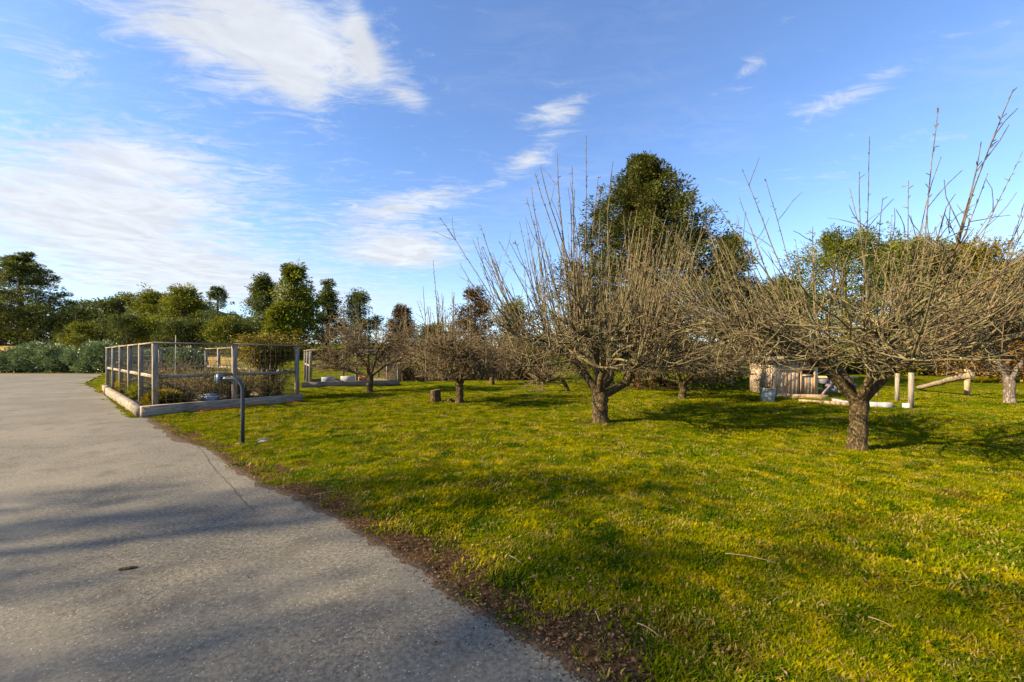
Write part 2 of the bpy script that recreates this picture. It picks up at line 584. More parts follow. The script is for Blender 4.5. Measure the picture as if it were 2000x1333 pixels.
mesh_np('verge_soil', sv, [sf], mat('verge_soil', lambda t, p: pbsdf(t, t.mix(t.ss(t.noise(p, 30, 6, .7), .3, .7), (.035, .021, .011), (.125, .075, .036)), .95, t.noise(p, 60, 6), 1., .02)), kind='structure')

rs = np.random.default_rng(77)
n_c = 3500
ii = rs.integers(0, n_e, n_c)
off = rs.exponential(.03, n_c) - .03
cp_ = E2[ii] + side_ * n2[ii] * off[:, None] + rs.normal(0, .03, (n_c, 2))
sz_ = .0012 + .006 * rs.random(n_c) ** 2.5
tet = np.array([(1, 0, -.5), (-.5, .87, -.5), (-.5, -.87, -.5), (0, 0, .8)])
cv = np.column_stack([cp_, .002 + sz_ * .4])[:, None, :] + tet[None] * sz_[:, None, None] * rs.uniform(.6, 1.5, (n_c, 4, 1))
cf = (np.arange(n_c)[:, None, None] * 4 + np.array([(0, 1, 3), (1, 2, 3), (2, 0, 3)])[None]).reshape(-1, 3)
o = mesh_np('soil_crumbs', cv.reshape(-1, 3), [cf], MATS['verge_soil'], kind='stuff')
tag(o, 'brown soil crumbs strewn along the asphalt edge', 'soil')

# the old seam where two asphalt pours meet
seam = [(240, 772), (232, 785), (262, 800), (300, 822), (335, 838), (375, 862), (395, 880), (410, 905), (430, 930), (455, 955), (480, 985), (500, 1000)]
sp_ = np.array([[*at(*p), .004] for p in seam])
ti = np.linspace(0, len(sp_) - 1, 90)
sp_ = np.stack([np.interp(ti, np.arange(len(sp_)), sp_[:, k]) for k in range(3)], 1)
rs = np.random.default_rng(5)
sp_[:, :2] += rs.normal(0, .008, (90, 2))
sp_[1:-1] = (sp_[:-2] + sp_[1:-1] * 2 + sp_[2:]) / 4
wv = .004 + .005 * rs.random(90)
sv = np.concatenate([sp_ + np.column_stack([wv, wv * 0, wv * 0]), sp_ - np.column_stack([wv, wv * 0, wv * 0])])
sf = np.array([[i, i + 1, 91 + i, 90 + i] for i in range(89)])
o = mesh_np('pavement_seam', sv, [sf], m_plain('tar', (.085, .072, .055), .9), kind='structure')

# far wooded hill, the blue haze of distance put into its forest colour
hx = np.linspace(-2500, -500, 90); hr = []
rh = np.random.default_rng(8)
for i, x in enumerate(hx):
    top_ = -40 + 300 * math.exp(-((x + 1450) / 380) ** 2) + 18 * math.sin(x / 170) + rh.normal(0, 4)
    for k, (yy, zz) in enumerate([(1500, -5), (1620, top_ * .6), (1760, top_), (2100, top_ * .8)]):
        hr.append((x, yy, zz))
hr = np.array(hr)
hf = np.array([[i * 4 + k, (i + 1) * 4 + k, (i + 1) * 4 + k + 1, i * 4 + k + 1] for i in range(89) for k in range(3)])


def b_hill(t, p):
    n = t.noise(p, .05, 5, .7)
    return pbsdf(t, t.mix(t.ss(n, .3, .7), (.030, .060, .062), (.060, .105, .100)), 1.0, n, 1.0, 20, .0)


mesh_np('hills', hr, [hf], mat('hazed_hill_forest', b_hill), smooth=True, kind='structure')


# ------------------------------------------------------------------ apple trees
def apple(name, label, base, seed, th, tr, limbs, cr, zlo, zhi, n_sec, n_ter, n_fine, n_shoot, s_len, fan=.35, tw=1.0, twig=None, lich=500,
          lean=(0, 0), shoot_at=None, bark=None, radial=0):
    rng = np.random.default_rng(seed)
    x, y = base
    z0 = gz(x, y)
    root = empty(name, (x, y, z0), label, 'tree', 'bare orchard trees')
    tp = []
    # trunk: a gnarled, flared column
    P = 12
    h = np.linspace(-.12, th, P)
    path = np.stack([lean[0] * (h / th) + rng.normal(0, .012, P), lean[1] * (h / th) + rng.normal(0, .012, P), h], 1)
    rad = tr * (1.0 + .45 * np.exp(-(h + .05) / .12) + .10 * (h / th) ** 3 + rng.normal(0, .035, P))
    mb = MB()
    v, f = tubes(path[None], rad[None], 14)
    v = v + unit(v - np.repeat(path, 14, 0)) * (rng.normal(0, tr * .055, (len(v), 1)))
    mb.add(v, [f])
    fork = path[-1]
    # limbs
    lp = []
    if limbs:
        for L in limbs:
            pts = np.array([fork * [1, 1, 0] + [0, 0, th * .82]] + [list(q) for q in L], float)
            ti = np.linspace(0, len(pts) - 1, 10)
            c = np.stack([np.interp(ti, np.arange(len(pts)), pts[:, k]) for k in range(3)], 1)
            c[1:-1] = (c[:-2] + 2 * c[1:-1] + c[2:]) / 4
            c[2:] += rng.normal(0, .022, (8, 3))
            lp.append(c)
    else:
        n = 6
        az = np.arange(n) / n * 2 * np.pi + rng.uniform(0, 6) + rng.normal(0, .25, n)
        d = np.stack([np.cos(az), np.sin(az), rng.uniform(.5, 1.1, n)], 1)
        st = np.repeat(fork[None] * [1, 1, .85], n, 0)
        ln = cr * rng.uniform(.55, .85, n)
        lp = list(grow(rng, st, d, ln, 10, .17, -.02))
    lp = np.stack(lp)
    lr = taper(len(lp), 10, tr * rng.uniform(.48, .66, len(lp)), tr * .20)
    lr *= 1 + rng.normal(0, .07, lr.shape)
    mb.tubes(lp, lr, 8)
    mb.build('trunk', bark or M_BARK, root, smooth=True)
    cb = MB()
    # secondary branches spread the crown sideways
    p, t = pick(rng, lp, n_sec, .35, 1.0)
    out = unit(np.concatenate([p[:, :2] - fork[:2], np.zeros((n_sec, 1))], 1))
    d = out * rng.uniform(.3, 1.0, (n_sec, 1)) + rng.normal(0, .5, (n_sec, 3)) * [1, 1, .45] + t * .3
    d[:, 2] += .12
    room = np.clip(cr - np.hypot(p[:, 0], p[:, 1]), .35, 2.2)
    sp = grow(rng, p, d, room * rng.uniform(.55, 1.0, n_sec), 9, .19, .0, zlo * .88)
    sp[:, :, 2] = np.minimum(sp[:, :, 2], zhi + .15 * rng.random((n_sec, 1)))
    cb.tubes(sp, taper(n_sec, 9, tr * rng.uniform(.12, .24, n_sec), .008 * tw), 5)
    # twiggy spurs
    src = np.concatenate([sp, sp[:, ::-1][:, ::-1]])
    p, t = pick(rng, sp, n_ter, .15, 1.0)
    d = rng.normal(0, 1, (n_ter, 3)) * [1, 1, .6] + t * .7 + [0, 0, .1]
    tp_ = grow(rng, p, d, rng.uniform(.25, .85, n_ter) * min(1.2, cr / 2), 6, .22, -.02, zlo * .8)
    cb.tubes(tp_, taper(n_ter, 6, .0075 * tw, .0038 * tw), 3)
    both = tp_
    p, t = pick(rng, both, n_fine, .1, 1.0)
    d = rng.normal(0, 1, (n_fine, 3)) * [1, 1, .8] + t * .6
    fp = grow(rng, p, d, rng.uniform(.10, .45, n_fine), 4, .28, -.03, zlo * .74)
    cb.tubes(fp, taper(n_fine, 4, .0058 * tw, .0034 * tw), 3)
    if radial:          # long whips that fan outwards from the limbs
        p, t = pick(rng, np.concatenate([lp[:, 3:], sp[:, :7]]), radial, .2, 1.0)
        az = np.arctan2(p[:, 1], p[:, 0]) + rng.normal(0, .45, radial)
        el = np.radians(rng.uniform(12, 68, radial))
        d = np.stack([np.cos(az) * np.cos(el), np.sin(az) * np.cos(el), np.sin(el)], 1)
        rp_ = grow(rng, p, d, rng.uniform(.8, 2.1, radial), 9, .045, .015)
        cb.tubes(rp_, taper(radial, 9, rng.uniform(.010, .018, radial) * tw, .0042 * tw), 4)
        nb = radial * 5
        q, t = pick(rng, rp_, nb, .15, .95)
        cb.tubes(grow(rng, q, unit(rng.normal(0, 1, (nb, 3))) * .7 + t, rng.uniform(.08, .5, nb), 4, .12, .03), taper(nb, 4, .006 * tw, .0035 * tw), 3)
    # water shoots: long straight whips
    if n_shoot:
        srcp = np.concatenate([sp[:, :8], lp[:, 2:]])
        p, t = pick(rng, srcp, n_shoot, .3, 1.0)
        if shoot_at is not None:
            w = np.exp(-((p[:, 0] - shoot_at[0]) / shoot_at[1]) ** 2) + .12
            k = rng.choice(len(p), len(p), p=w / w.sum())
            p = p[k] + rng.normal(0, .05, p.shape)
        d = np.concatenate([p[:, :2] / cr * fan, np.ones((n_shoot, 1))], 1) + rng.normal(0, .13, (n_shoot, 3))
        ln = s_len[0] + (s_len[1] - s_len[0]) * rng.random(n_shoot) ** .85
        wp = grow(rng, p, d, ln, 9, .032, .02)
        cb.tubes(wp, taper(n_shoot, 9, rng.uniform(.009, .015, n_shoot) * tw, .0042 * tw), 4)
        ns = n_shoot * 13
        p, t = pick(rng, wp, ns, .12, 1.0)
        d = unit(rng.normal(0, 1, (ns, 3))) + t * .7
        cb.tubes(grow(rng, p, d, rng.uniform(.025, .07, ns), 2, 0), taper(ns, 2, .0055 * tw, .0045 * tw), 3)
        nb = n_shoot * 2
        p, t = pick(rng, wp, nb, .2, .9)
        d = unit(rng.normal(0, 1, (nb, 3))) * .8 + t
        cb.tubes(grow(rng, p, d, rng.uniform(.15, .6, nb), 4, .12, .05), taper(nb, 4, .006 * tw, .0035 * tw), 3)
    cb.build('crown', twig or M_TWIG, root, smooth=True)
    if lich:
        p, t = pick(rng, np.concatenate([sp, lp[:, 1:]]), lich, .05, .9)
        octa = np.array([(1, 0, 0), (-1, 0, 0), (0, 1, 0), (0, -1, 0), (0, 0, 1), (0, 0, -1)], float)
        of = np.array([(0, 2, 4), (2, 1, 4), (1, 3, 4), (3, 0, 4), (2, 0, 5), (1, 2, 5), (3, 1, 5), (0, 3, 5)])
        sc = rng.uniform(.006, .017, (lich, 1, 1)) * rng.uniform(.6, 1.4, (lich, 6, 1))
        vv = (p + rng.normal(0, .012, p.shape))[:, None, :] + octa[None] * sc
        ff = (np.arange(lich)[:, None, None] * 6 + of[None]).reshape(-1, 3)
        mesh_np('lichen', vv.reshape(-1, 3), [ff], M_LICHEN, root, kind='stuff')
    return root


# the big one in the middle
apple('apple_tree', 'bare apple tree with thick forked trunk and tall dense upright shoots, before the big cedar', (1.925, 8.96), 11, .72, .165,
      [[(-.30, .10, 1.0), (-.55, .15, 1.40), (-.95, .2, 1.68), (-1.5, .1, 1.95)], [(.12, .05, .95), (.22, 0, 1.3), (.15, .1, 1.75), (.3, .3, 2.1)],
       [(.40, -.12, .78), (.66, -.2, 1.1), (.86, -.15, 1.5), (1.3, -.1, 1.9)], [(.05, .5, 1.1), (.1, 1.0, 1.6), (-.1, 1.6, 1.9)],
       [(-.1, -.45, 1.15), (-.3, -.95, 1.6), (-.6, -1.35, 1.85)], [(.35, .35, 1.2), (.8, .7, 1.65), (1.5, .9, 1.95)]],
      2.55, 1.42, 2.4, 80, 720, 1500, 300, (.8, 3.0), .62, 1.12, None, 3000, radial=60)
# the near one at the right
apple('apple_tree', 'bare spreading apple tree with straight trunk nearest the coop, long arching whips', (5.51, 6.52), 23, .85, .115,
      [[(-.22, 0, 1.08), (-.48, .1, 1.38), (-.98, .1, 1.75), (-1.7, .0, 2.0)], [(.20, .0, 1.08), (.42, .0, 1.38), (.72, .1, 1.85), (1.3, .2, 2.2)],
       [(0, .3, 1.2), (.05, .8, 1.6), (-.2, 1.5, 1.95)], [(-.05, -.3, 1.2), (-.25, -.7, 1.6), (-.5, -1.2, 1.9)], [(.25, -.25, 1.25), (.9, -.5, 1.7), (1.7, -.7, 1.95)],
       [(-.3, .3, 1.3), (-.9, .8, 1.75), (-1.7, 1.1, 2.0)]],
      3.0, 1.65, 2.5, 90, 850, 1900, 120, (.6, 2.35), .95, 1.0, None, 2400, radial=170)
apple('apple_tree', 'bare apple tree with a forked trunk beside the cut stump', (-1.64, 12.77), 31, .72, .115, None, 1.95, 1.05, 2.5, 70, 720, 1700, 46, (.7, 2.5), .3, 1.35,
      M_TWIGP, 250, shoot_at=(-.45, .45))
apple('apple_tree', 'low spreading bare apple tree in front of the second garden pen', (-5.79, 16.7), 47, .75, .125,
      [[(-.4, 0, .80), (-1.05, .0, .82), (-1.25, .1, 1.1), (-1.5, .2, 1.6)], [(.5, .0, 1.05), (1.0, .1, 1.3), (1.7, .1, 1.65)], [(-.08, .05, 1.25), (-.15, .1, 1.8), (-.5, .3, 2.3)],
       [(.15, .1, 1.3), (.3, .2, 1.8), (.7, .5, 2.3)], [(0, -.4, 1.2), (-.3, -1.0, 1.7)], [(0, .5, 1.2), (.3, 1.1, 1.8)]],
      2.35, 1.1, 2.95, 88, 860, 2000, 30, (.4, 1.5), .4, 1.5, M_TWIGP, 250)
apple('apple_tree', 'small bare apple tree crusted with pale lichen, in front of the cedar trunk', (5.81, 13.95), 53, .55, .105, None, 1.95, 1.1, 2.5, 80, 760, 1700, 60, (.5, 1.8), .45, 1.4,
      None, 4000)
apple('apple_tree', 'slim leaning bare apple tree at the edge of the bramble thicket', (-1.03, 20.7), 61, 1.15, .12, None, 1.7, 1.4, 3.0, 36, 300, 550, 16, (.5, 1.6), .3, 1.7, M_TWIGP, 150,
      lean=(.12, 0))
M_PALEB = m_bark('pale_bark', (.12, .09, .068), (.31, .25, .195), (.23, .18, .14))
apple('apple_tree', 'pale barked forked tree at the right edge beyond the leaning log', (15.3, 12.6), 67, .85, .125,
      [[(-.35, .1, 1.4), (-.6, .2, 2.2), (-.8, .2, 3.0)], [(.4, 0, 1.3), (.9, 0, 2.0), (1.3, .1, 2.9)], [(.05, .4, 1.5), (0, .9, 2.4)]],
      2.2, 1.9, 3.3, 30, 220, 450, 25, (.6, 2.0), .4, 1.4, None, 120, bark=M_PALEB)


# ------------------------------------------------------------------ evergreen trees
def evergreen(name, label, base, H, prof, nb, seed, clump, n_per, card, leaf, tr=.25, zlo=.12, elev=(-15, 45), bark=None, cat='tree', group=None,
              flat=.6, stems=None, inner=.3, gap=0.0):
    """trunk with limbs; leaf-sized faces gathered in clumps along every limb"""
    rng = np.random.default_rng(seed)
    if card[0] > .2:                      # finer leaves, more of them
        card = (card[0] * .62, card[1] * .60); n_per = int(n_per * 1.3)
    x, y = base
    z0 = gz(x, y)
    root = empty(name, (x, y, z0 - .05), label, cat, group)
    mb = MB()
    P = 9
    h = np.linspace(-.1, H * .97, P)
    for (sx, sy, sr) in (stems or [(0, 0, tr)]):
        path = np.stack([sx * (1 - h / H * .7) + rng.normal(0, .02 * tr, P), sy * (1 - h / H * .7) + rng.normal(0, .02 * tr, P), h], 1)
        rr = sr * (1 - h / H) ** .8 + .02 + sr * .5 * np.exp(-(h + .1) / (sr * 1.2))
        mb.tubes(path[None], rr[None], 9)
    u = rng.random(nb)
    t = zlo + (1 - zlo) * u
    az = np.arange(nb) * 2.39996 + rng.normal(0, .3, nb)
    Lb = np.array([prof(q) for q in t]) * rng.uniform(.72, 1.12, nb)
    el = np.radians(elev[0] + (elev[1] - elev[0]) * t + rng.normal(0, 8, nb))
    d = np.stack([np.cos(az) * np.cos(el), np.sin(az) * np.cos(el), np.sin(el)], 1)
    st = np.stack([np.zeros(nb), np.zeros(nb), t * H * .97 - np.sin(el) * Lb * .45], 1)
    st[:, 2] = np.clip(st[:, 2], .3, H * .96)
    bp = grow(rng, st, d, Lb, 7, .07, .02, .25)
    mb.tubes(bp, taper(nb, 7, .02 + tr * .12 * (1 - t), .012), 4)
    mb.build('trunk', bark or M_CBARK, root, smooth=True)
    # clumps
    ncl = 4
    fr = np.concatenate([np.full(nb, q) for q in (.98, .78, .56, .34)])
    idx = np.tile(np.arange(nb), ncl)
    keep = rng.random(len(idx)) > gap
    fr, idx = fr[keep], idx[keep]
    k = np.minimum((fr * 6).astype(int), 5); w = (fr * 6 - k)[:, None]
    cen = bp[idx, k] * (1 - w) + bp[idx, k + 1] * w + rng.normal(0, clump * .35, (len(idx), 3))
    size = clump * rng.uniform(.6, 1.25, len(idx)) * (.6 + .5 * np.minimum(1, Lb[idx] / (Lb.max() * .6)))
    ctint = np.clip(rng.normal(.5, .23, len(idx)), 0, 1)
    nn = np.where(fr < .5, max(2, int(n_per * inner)), n_per)
    rep = np.repeat(np.arange(len(idx)), nn)
    dirs = unit(rng.normal(0, 1, (len(rep), 3)))
    rr = rng.random((len(rep), 1)) ** .45
    pos = cen[rep] + dirs * rr * size[rep][:, None] * [1, 1, flat]
    outw = unit(np.concatenate([pos[:, :2], np.zeros((len(rep), 1))], 1))
    cd = dirs * .9 + outw * .7 + rng.normal(0, .35, (len(rep), 3)) + [0, 0, .15]
    tint = np.clip(ctint[rep] + rng.normal(0, .16, len(rep)), 0, 1)
    pos[:, 2] = np.maximum(pos[:, 2], .05)
    v, f, tv = cards(rng, pos, cd, card[0] * rng.uniform(.6, 1.4, len(rep)), card[1] * rng.uniform(.7, 1.3, len(rep)), tint)
    mesh_np('crown', v, [f], leaf, root, attrs={'tint': tv}, kind='stuff')
    return root


M_CBARK = m_bark('dark_bark', (.06, .036, .024), (.13, .085, .055), (.09, .06, .04), 5)
M_RBARK = m_bark('red_bark', (.050, .020, .012), (.135, .055, .030), (.09, .04, .022), 7)
L_CEDAR = m_leaf('cedar_leaf', (.015, .026, .003), (.120, .118, .011))
L_DARK = m_leaf('dark_needle', (.022, .040, .008), (.140, .155, .022))
L_MID = m_leaf('mid_leaf', (.040, .066, .004), (.250, .245, .014))
L_GOLD = m_leaf('gold_leaf', (.055, .048, .004), (.30, .215, .010))
L_PINE = m_leaf('pine_needle', (.040, .062, .004), (.205, .205, .014))
L_BLUE = m_leaf('blue_leaf', (.040, .074, .022), (.29, .34, .13), trans=.12, rough=.4)
L_ORANGE = m_leaf('orange_leaf', (.16, .075, .012), (.42, .22, .035))
L_BROWN = m_leaf('brown_leaf', (.085, .052, .018), (.26, .165, .055))
L_RUST = m_leaf('rust_needle', (.040, .026, .010), (.135, .085, .026))


def cone(w, p=1.0, lo=.6):
    return lambda t: w * max(.06, (1 - t)) ** p * (1 if t > .2 else lo + (1 - lo) * t / .2)


def dome(w, k=.38):
    return lambda t: w * math.sqrt(max(.03, 1 - ((t - k) / (1 - k + .02)) ** 2)) if t > k else w * (.75 + .25 * t / k)


def bx(px, Y):
    return ((px - CX) * Y / FPX, Y)


def topz(py, Y, base):
    return EYE + (HY - py) * Y / FPX - gz(*base)


# the great cedar behind the orchard
b_ = (6.4, 19.9)
evergreen('cedar_tree', 'huge dense cedar with rust red multiple trunk rising behind the orchard', b_, topz(298, 19.9, b_),
          lambda t: 5.0 * (1 - t ** 2.0) ** .95 * (.86 if t < .15 else 1) + .12, 380, 3, .45, 88, (.145, .055), L_CEDAR, .42, .07, (-34, 50), M_RBARK,
          stems=[(0, 0, .40), (.55, -.1, .24), (-.55, .1, .26), (.28, -.42, .20), (-.25, -.38, .22), (-.85, -.1, .14), (.85, -.25, .13)], flat=.75)
b_ = bx(1425, 24)
evergreen('cedar_tree', 'smaller dark cedar close behind the right side of the huge cedar', b_, topz(452, 24, b_), cone(2.6, .7), 120, 4, .5, 50, (.22, .10), L_CEDAR, .25, .08)
# row behind on the left
b_ = bx(40, 58)
evergreen('spruce_tree', 'tall layered dark spruce at the far left edge above the hedge', b_, topz(494, 58, b_), cone(8.8, .78, .9), 150, 5, .85, 56, (.52, .17), L_DARK, .45, .05, (-8, 30), flat=.30, gap=.10, inner=.7)
b_ = bx(-60, 62)
evergreen('spruce_tree', 'broad dark spruce cut by the left frame edge', b_, topz(560, 62, b_), cone(7, .6, .9), 90, 6, 1.1, 44, (.62, .26), L_DARK, .4, .05, flat=.5)
for i, (px, py, Y, w, lab) in enumerate([(152, 600, 105, 5, 'leftmost'), (180, 590, 112, 5, 'second'), (208, 592, 108, 5, 'third'), (240, 578, 110, 4.5, 'tallest and rightmost')]):
    b_ = bx(px, Y)
    evergreen('distant_fir', 'distant dark fir in the far row under the blue hill, ' + lab + ' of four', b_, topz(py, Y, b_), dome(w, .3), 50, 20 + i, 1.5, 34, (.9, .45), L_DARK, .4, .04, group='distant firs', flat=.8)
for i, (px, py, Y, w, nm, lab, leaf) in enumerate([
        (300, 578, 62, 3.3, 'evergreen_tree', 'broad rounded olive green tree left of the slender spruce', L_MID),
        (362, 567, 60, 3.1, 'evergreen_tree', 'taller rounded bright green tree touching the slender spruce', L_MID),
        (515, 543, 58, 2.5, 'pine_tree', 'dark pine just left of the tall golden green tree', L_DARK),
        (455, 618, 66, 2.6, 'evergreen_tree', 'low dark tree between slender spruce and dark pine', L_DARK),
        (575, 518, 46, 2.3, 'cypress_tree', 'tall golden green conifer above the first garden pen', L_MID),
        (548, 600, 44, 1.7, 'cypress_tree', 'short golden green conifer at the foot of the tall one', L_MID)]):
    b_ = bx(px, Y)
    evergreen(nm, lab, b_, topz(py, Y, b_), dome(w, .35) if leaf is L_MID and Y > 50 else cone(w * 1.25, .55, .9), 105, 30 + i, .85, 46, (.46, .22), leaf, .3, .05, flat=.8, gap=.08)
b_ = bx(425, 52)
evergreen('spruce_tree', 'slender open spruce standing alone against the sky', b_, topz(557, 52, b_), cone(4.2, .8), 56, 41, .42, 34, (.36, .13), L_DARK, .22, .25, (-12, 25), flat=.45, gap=.2)
b_ = bx(640, 50)
evergreen('spruce_tree', 'open dark spruce right of the tall golden green conifer', b_, topz(545, 50, b_), cone(2.4, .7), 85, 42, .55, 38, (.40, .17), L_DARK, .25, .1, (-15, 25), flat=.5, gap=.12)
for i, (px, py, Y, w, lab, lf) in enumerate([(703, 570, 48, 2.1, 'dark rounded pine rising behind the low apple tree', L_DARK), (785, 603, 52, 1.7, 'small brownish conifer in the gap between two apple trees', L_RUST),
                                         (928, 566, 40, 2.3, 'rusty brown conifer behind the stump tree', L_RUST), (1005, 592, 42, 2.4, 'olive conifer behind the left shoots of the main apple tree', L_MID),
                                         (850, 640, 55, 3.0, 'low dull green tree beyond the bramble thicket', L_MID)]):
    b_ = bx(px, Y)
    evergreen('conifer_tree', lab, b_, topz(py, Y, b_), dome(w, .3), 70, 50 + i, .6, 40, (.36, .16), lf, .22, .06, flat=.8)
# right-hand background
for i, (px, py, Y, w, lab, lf) in enumerate([(1650, 474, 34, 6.4, 'broad green pine with candle tips behind the near apple tree', L_PINE), (1770, 486, 35, 6.0, 'second green pine, right of the broad one', L_PINE),
                                         (1885, 484, 34, 5.4, 'yellowing pine with golden needles at the right', L_GOLD), (1985, 520, 37, 4.8, 'low green pine at the right frame edge', L_PINE),
                                         (1520, 560, 36, 3.6, 'dark evergreen filling the gap right of the cedars', L_DARK), (1480, 610, 32, 2.6, 'low dark evergreen behind the coop roof', L_DARK),
                                         (2080, 520, 36, 4, 'green pine just past the right frame edge', L_PINE)]):
    b_ = bx(px, Y)
    evergreen('pine_tree', lab, b_, topz(py, Y, b_), dome(w, .42), 150, 60 + i, .70, 62, (.36, .14), lf, .3, .06, (0, 55), flat=.85, gap=.06)
b_ = bx(1965, 22)
evergreen('beech_tree', 'tree still holding orange autumn leaves at the right edge', b_, topz(575, 22, b_), dome(2.9, .45), 75, 71, .5, 34, (.20, .13), L_ORANGE, .15, .12, (0, 60), flat=.9, gap=.1)


# ------------------------------------------------------------------ hedges, thickets and shrubs
def shrub(name, label, base, size, n, seed, leaf, card, cat='shrub', group=None, stem=40, lump=.35, zmin=.02, rz=0.0, stem_mat=None, clump=.28, npc=26):
    """leafy mass: sx, sy, sz; irregular top, stems inside"""
    rng = np.random.default_rng(seed)
    x, y = base
    root = empty(name, (x, y, gz(x, y)), label, cat, group, rz)
    sx, sy, sz = size
    u = unit(rng.normal(0, 1, (n, 3))); u[:, 2] = np.abs(u[:, 2])
    k = rng.random((n, 1)) ** .3
    # boxy dome
    q = np.sign(u) * np.abs(u) ** .6
    cen = q * k * [sx / 2, sy / 2, sz]
    lumps = 1 - lump * vnoise(cen[:, 0] * 1.3 / max(.4, clump * 3) + 50, cen[:, 1] * 1.3 + 50, seed)
    cen[:, 2] *= lumps
    rep = np.repeat(np.arange(n), npc)
    dirs = unit(rng.normal(0, 1, (len(rep), 3)))
    pos = cen[rep] + dirs * clump * rng.random((len(rep), 1)) ** .5
    pos[:, 2] = np.maximum(pos[:, 2], zmin)
    tint = np.clip(np.clip(rng.normal(.5, .25, n), 0, 1)[rep] + rng.normal(0, .15, len(rep)), 0, 1)
    v, f, tv = cards(rng, pos, dirs + u[rep] * .6 + [0, 0, .2], card[0] * rng.uniform(.6, 1.4, len(rep)), card[1] * rng.uniform(.7, 1.3, len(rep)), tint)
    mesh_np('foliage', v, [f], leaf, root, attrs={'tint': tv}, kind='stuff')
    if stem:
        e = cen[rng.integers(0, n, stem)]
        s0 = e * [.35, .35, 0] + rng.normal(0, .03, e.shape) * [1, 1, 0]
        tl = np.linspace(0, 1, 6)[None, :, None]
        path = s0[:, None] * (1 - tl) + e[:, None] * tl
        path[:, 1:-1] += rng.normal(0, .03 * sz, (stem, 4, 3))
        path[:, 0, 2] = -.05
        mb = MB().tubes(path, taper(stem, 6, .018 * max(.5, sz * .6), .006), 4)
        mb.build('stem', stem_mat or M_TWIG, root, kind='stuff')
    return root


shrub('hedge', 'long dark glossy leaved hedge along the far edge of the driveway', (-37.5, 35.2), (14.5, 3.0, 2.55), 1000, 81, L_BLUE, (.15, .09), 'hedge', clump=.34, npc=48, stem=30)
shrub('hedge', 'lower end of the hedge beside the first garden pen', (-29.3, 35.8), (4.2, 2.6, 2.1), 240, 82, L_BLUE, (.15, .09), 'hedge', clump=.34, npc=56, stem=15)
for i, (px, py, Y) in enumerate([(165, 640, 47), (205, 628, 48), (250, 620, 46), (300, 622, 47), (345, 630, 46), (392, 632, 47), (440, 625, 46), (487, 630, 47)]):
    b_ = bx(px, Y)
    evergreen('cypress_hedge', 'dark cypress in the row behind the first garden pen, %s from the left' % ['first', 'second', 'third', 'fourth', 'fifth', 'sixth', 'seventh', 'eighth'][i], b_, topz(py, Y, b_),
              dome(2.1, .3), 46, 90 + i, .62, 36, (.40, .15), L_DARK if i % 3 else L_MID, .15, .04, cat='hedge', group='cypress row', flat=.8)
b_ = bx(30, 57)
shrub('shrub_bank', 'dark undergrowth at the foot of the tall spruce at the left edge', b_, (17, 5, 6.2), 420, 88, L_DARK, (.30, .13), 'shrubs', None, 20, clump=.7, npc=44)
# brown brambles behind the orchard
for i, (px, Y, sz, lab) in enumerate([(820, 24.5, (4.5, 2.2, 2.9), 'left half of the brown bramble thicket behind the orchard'), (945, 25, (4.6, 2.2, 2.8), 'middle of the brown bramble thicket behind the leaning tree'),
                                   (1035, 25.5, (2.6, 2.0, 2.3), 'right end of the brown bramble thicket before the wire fence')]):
    r_ = shrub('bramble_thicket', lab, bx(px, Y), sz, 240, 110 + i, L_BROWN, (.11, .06), 'thicket', 'bramble thicket', 160, .3, clump=.30, npc=15, stem_mat=M_TWIGP)
    rg = np.random.default_rng(130 + i)
    nC = 320
    s0 = np.stack([rg.uniform(-sz[0] / 2, sz[0] / 2, nC), rg.uniform(-sz[1] / 2, sz[1] / 2, nC), np.full(nC, -.03)], 1)
    d0 = np.stack([rg.normal(0, .35, nC), rg.normal(-.1, .3, nC), np.ones(nC)], 1)
    MB().tubes(grow(rg, s0, d0, rg.uniform(1.6, 3.4, nC), 9, .12, -.10, .03), taper(nC, 9, .014, .006), 3).build('cane', M_TWIGP, r_, kind='stuff')
# dark evergreen screen right of the cedars and behind the coop
for i, (px, Y, sz, lf, lab) in enumerate([(1500, 33, (7, 2.5, 3.6), L_DARK, 'dark shrub bank behind the coop'), (1640, 33, (7, 2.5, 3.3), L_MID, 'olive shrub bank behind the near apple tree'),
                                          (1790, 31, (6.5, 2.5, 3.2), L_GOLD, 'yellow brown shrub bank behind the leaning log'), (1930, 29, (6, 2.5, 3.6), L_ORANGE, 'orange brown shrub bank at the right edge'),
                                          (1140, 40, (6, 2.5, 3.4), L_DARK, 'dark shrub bank across the far lawn left of the cedar trunk'), (1330, 40, (9, 2.5, 3.0), L_DARK, 'dark shrub bank across the far lawn right of the cedar trunk'),
                                          (1050, 42, (5, 2.5, 3.2), L_MID, 'green shrub bank beyond the right end of the thicket')]):
    shrub('shrub_bank', lab, bx(px, Y), sz, 260, 150 + i, lf, (.19, .10), 'shrubs', None, 20, clump=.42, npc=44)


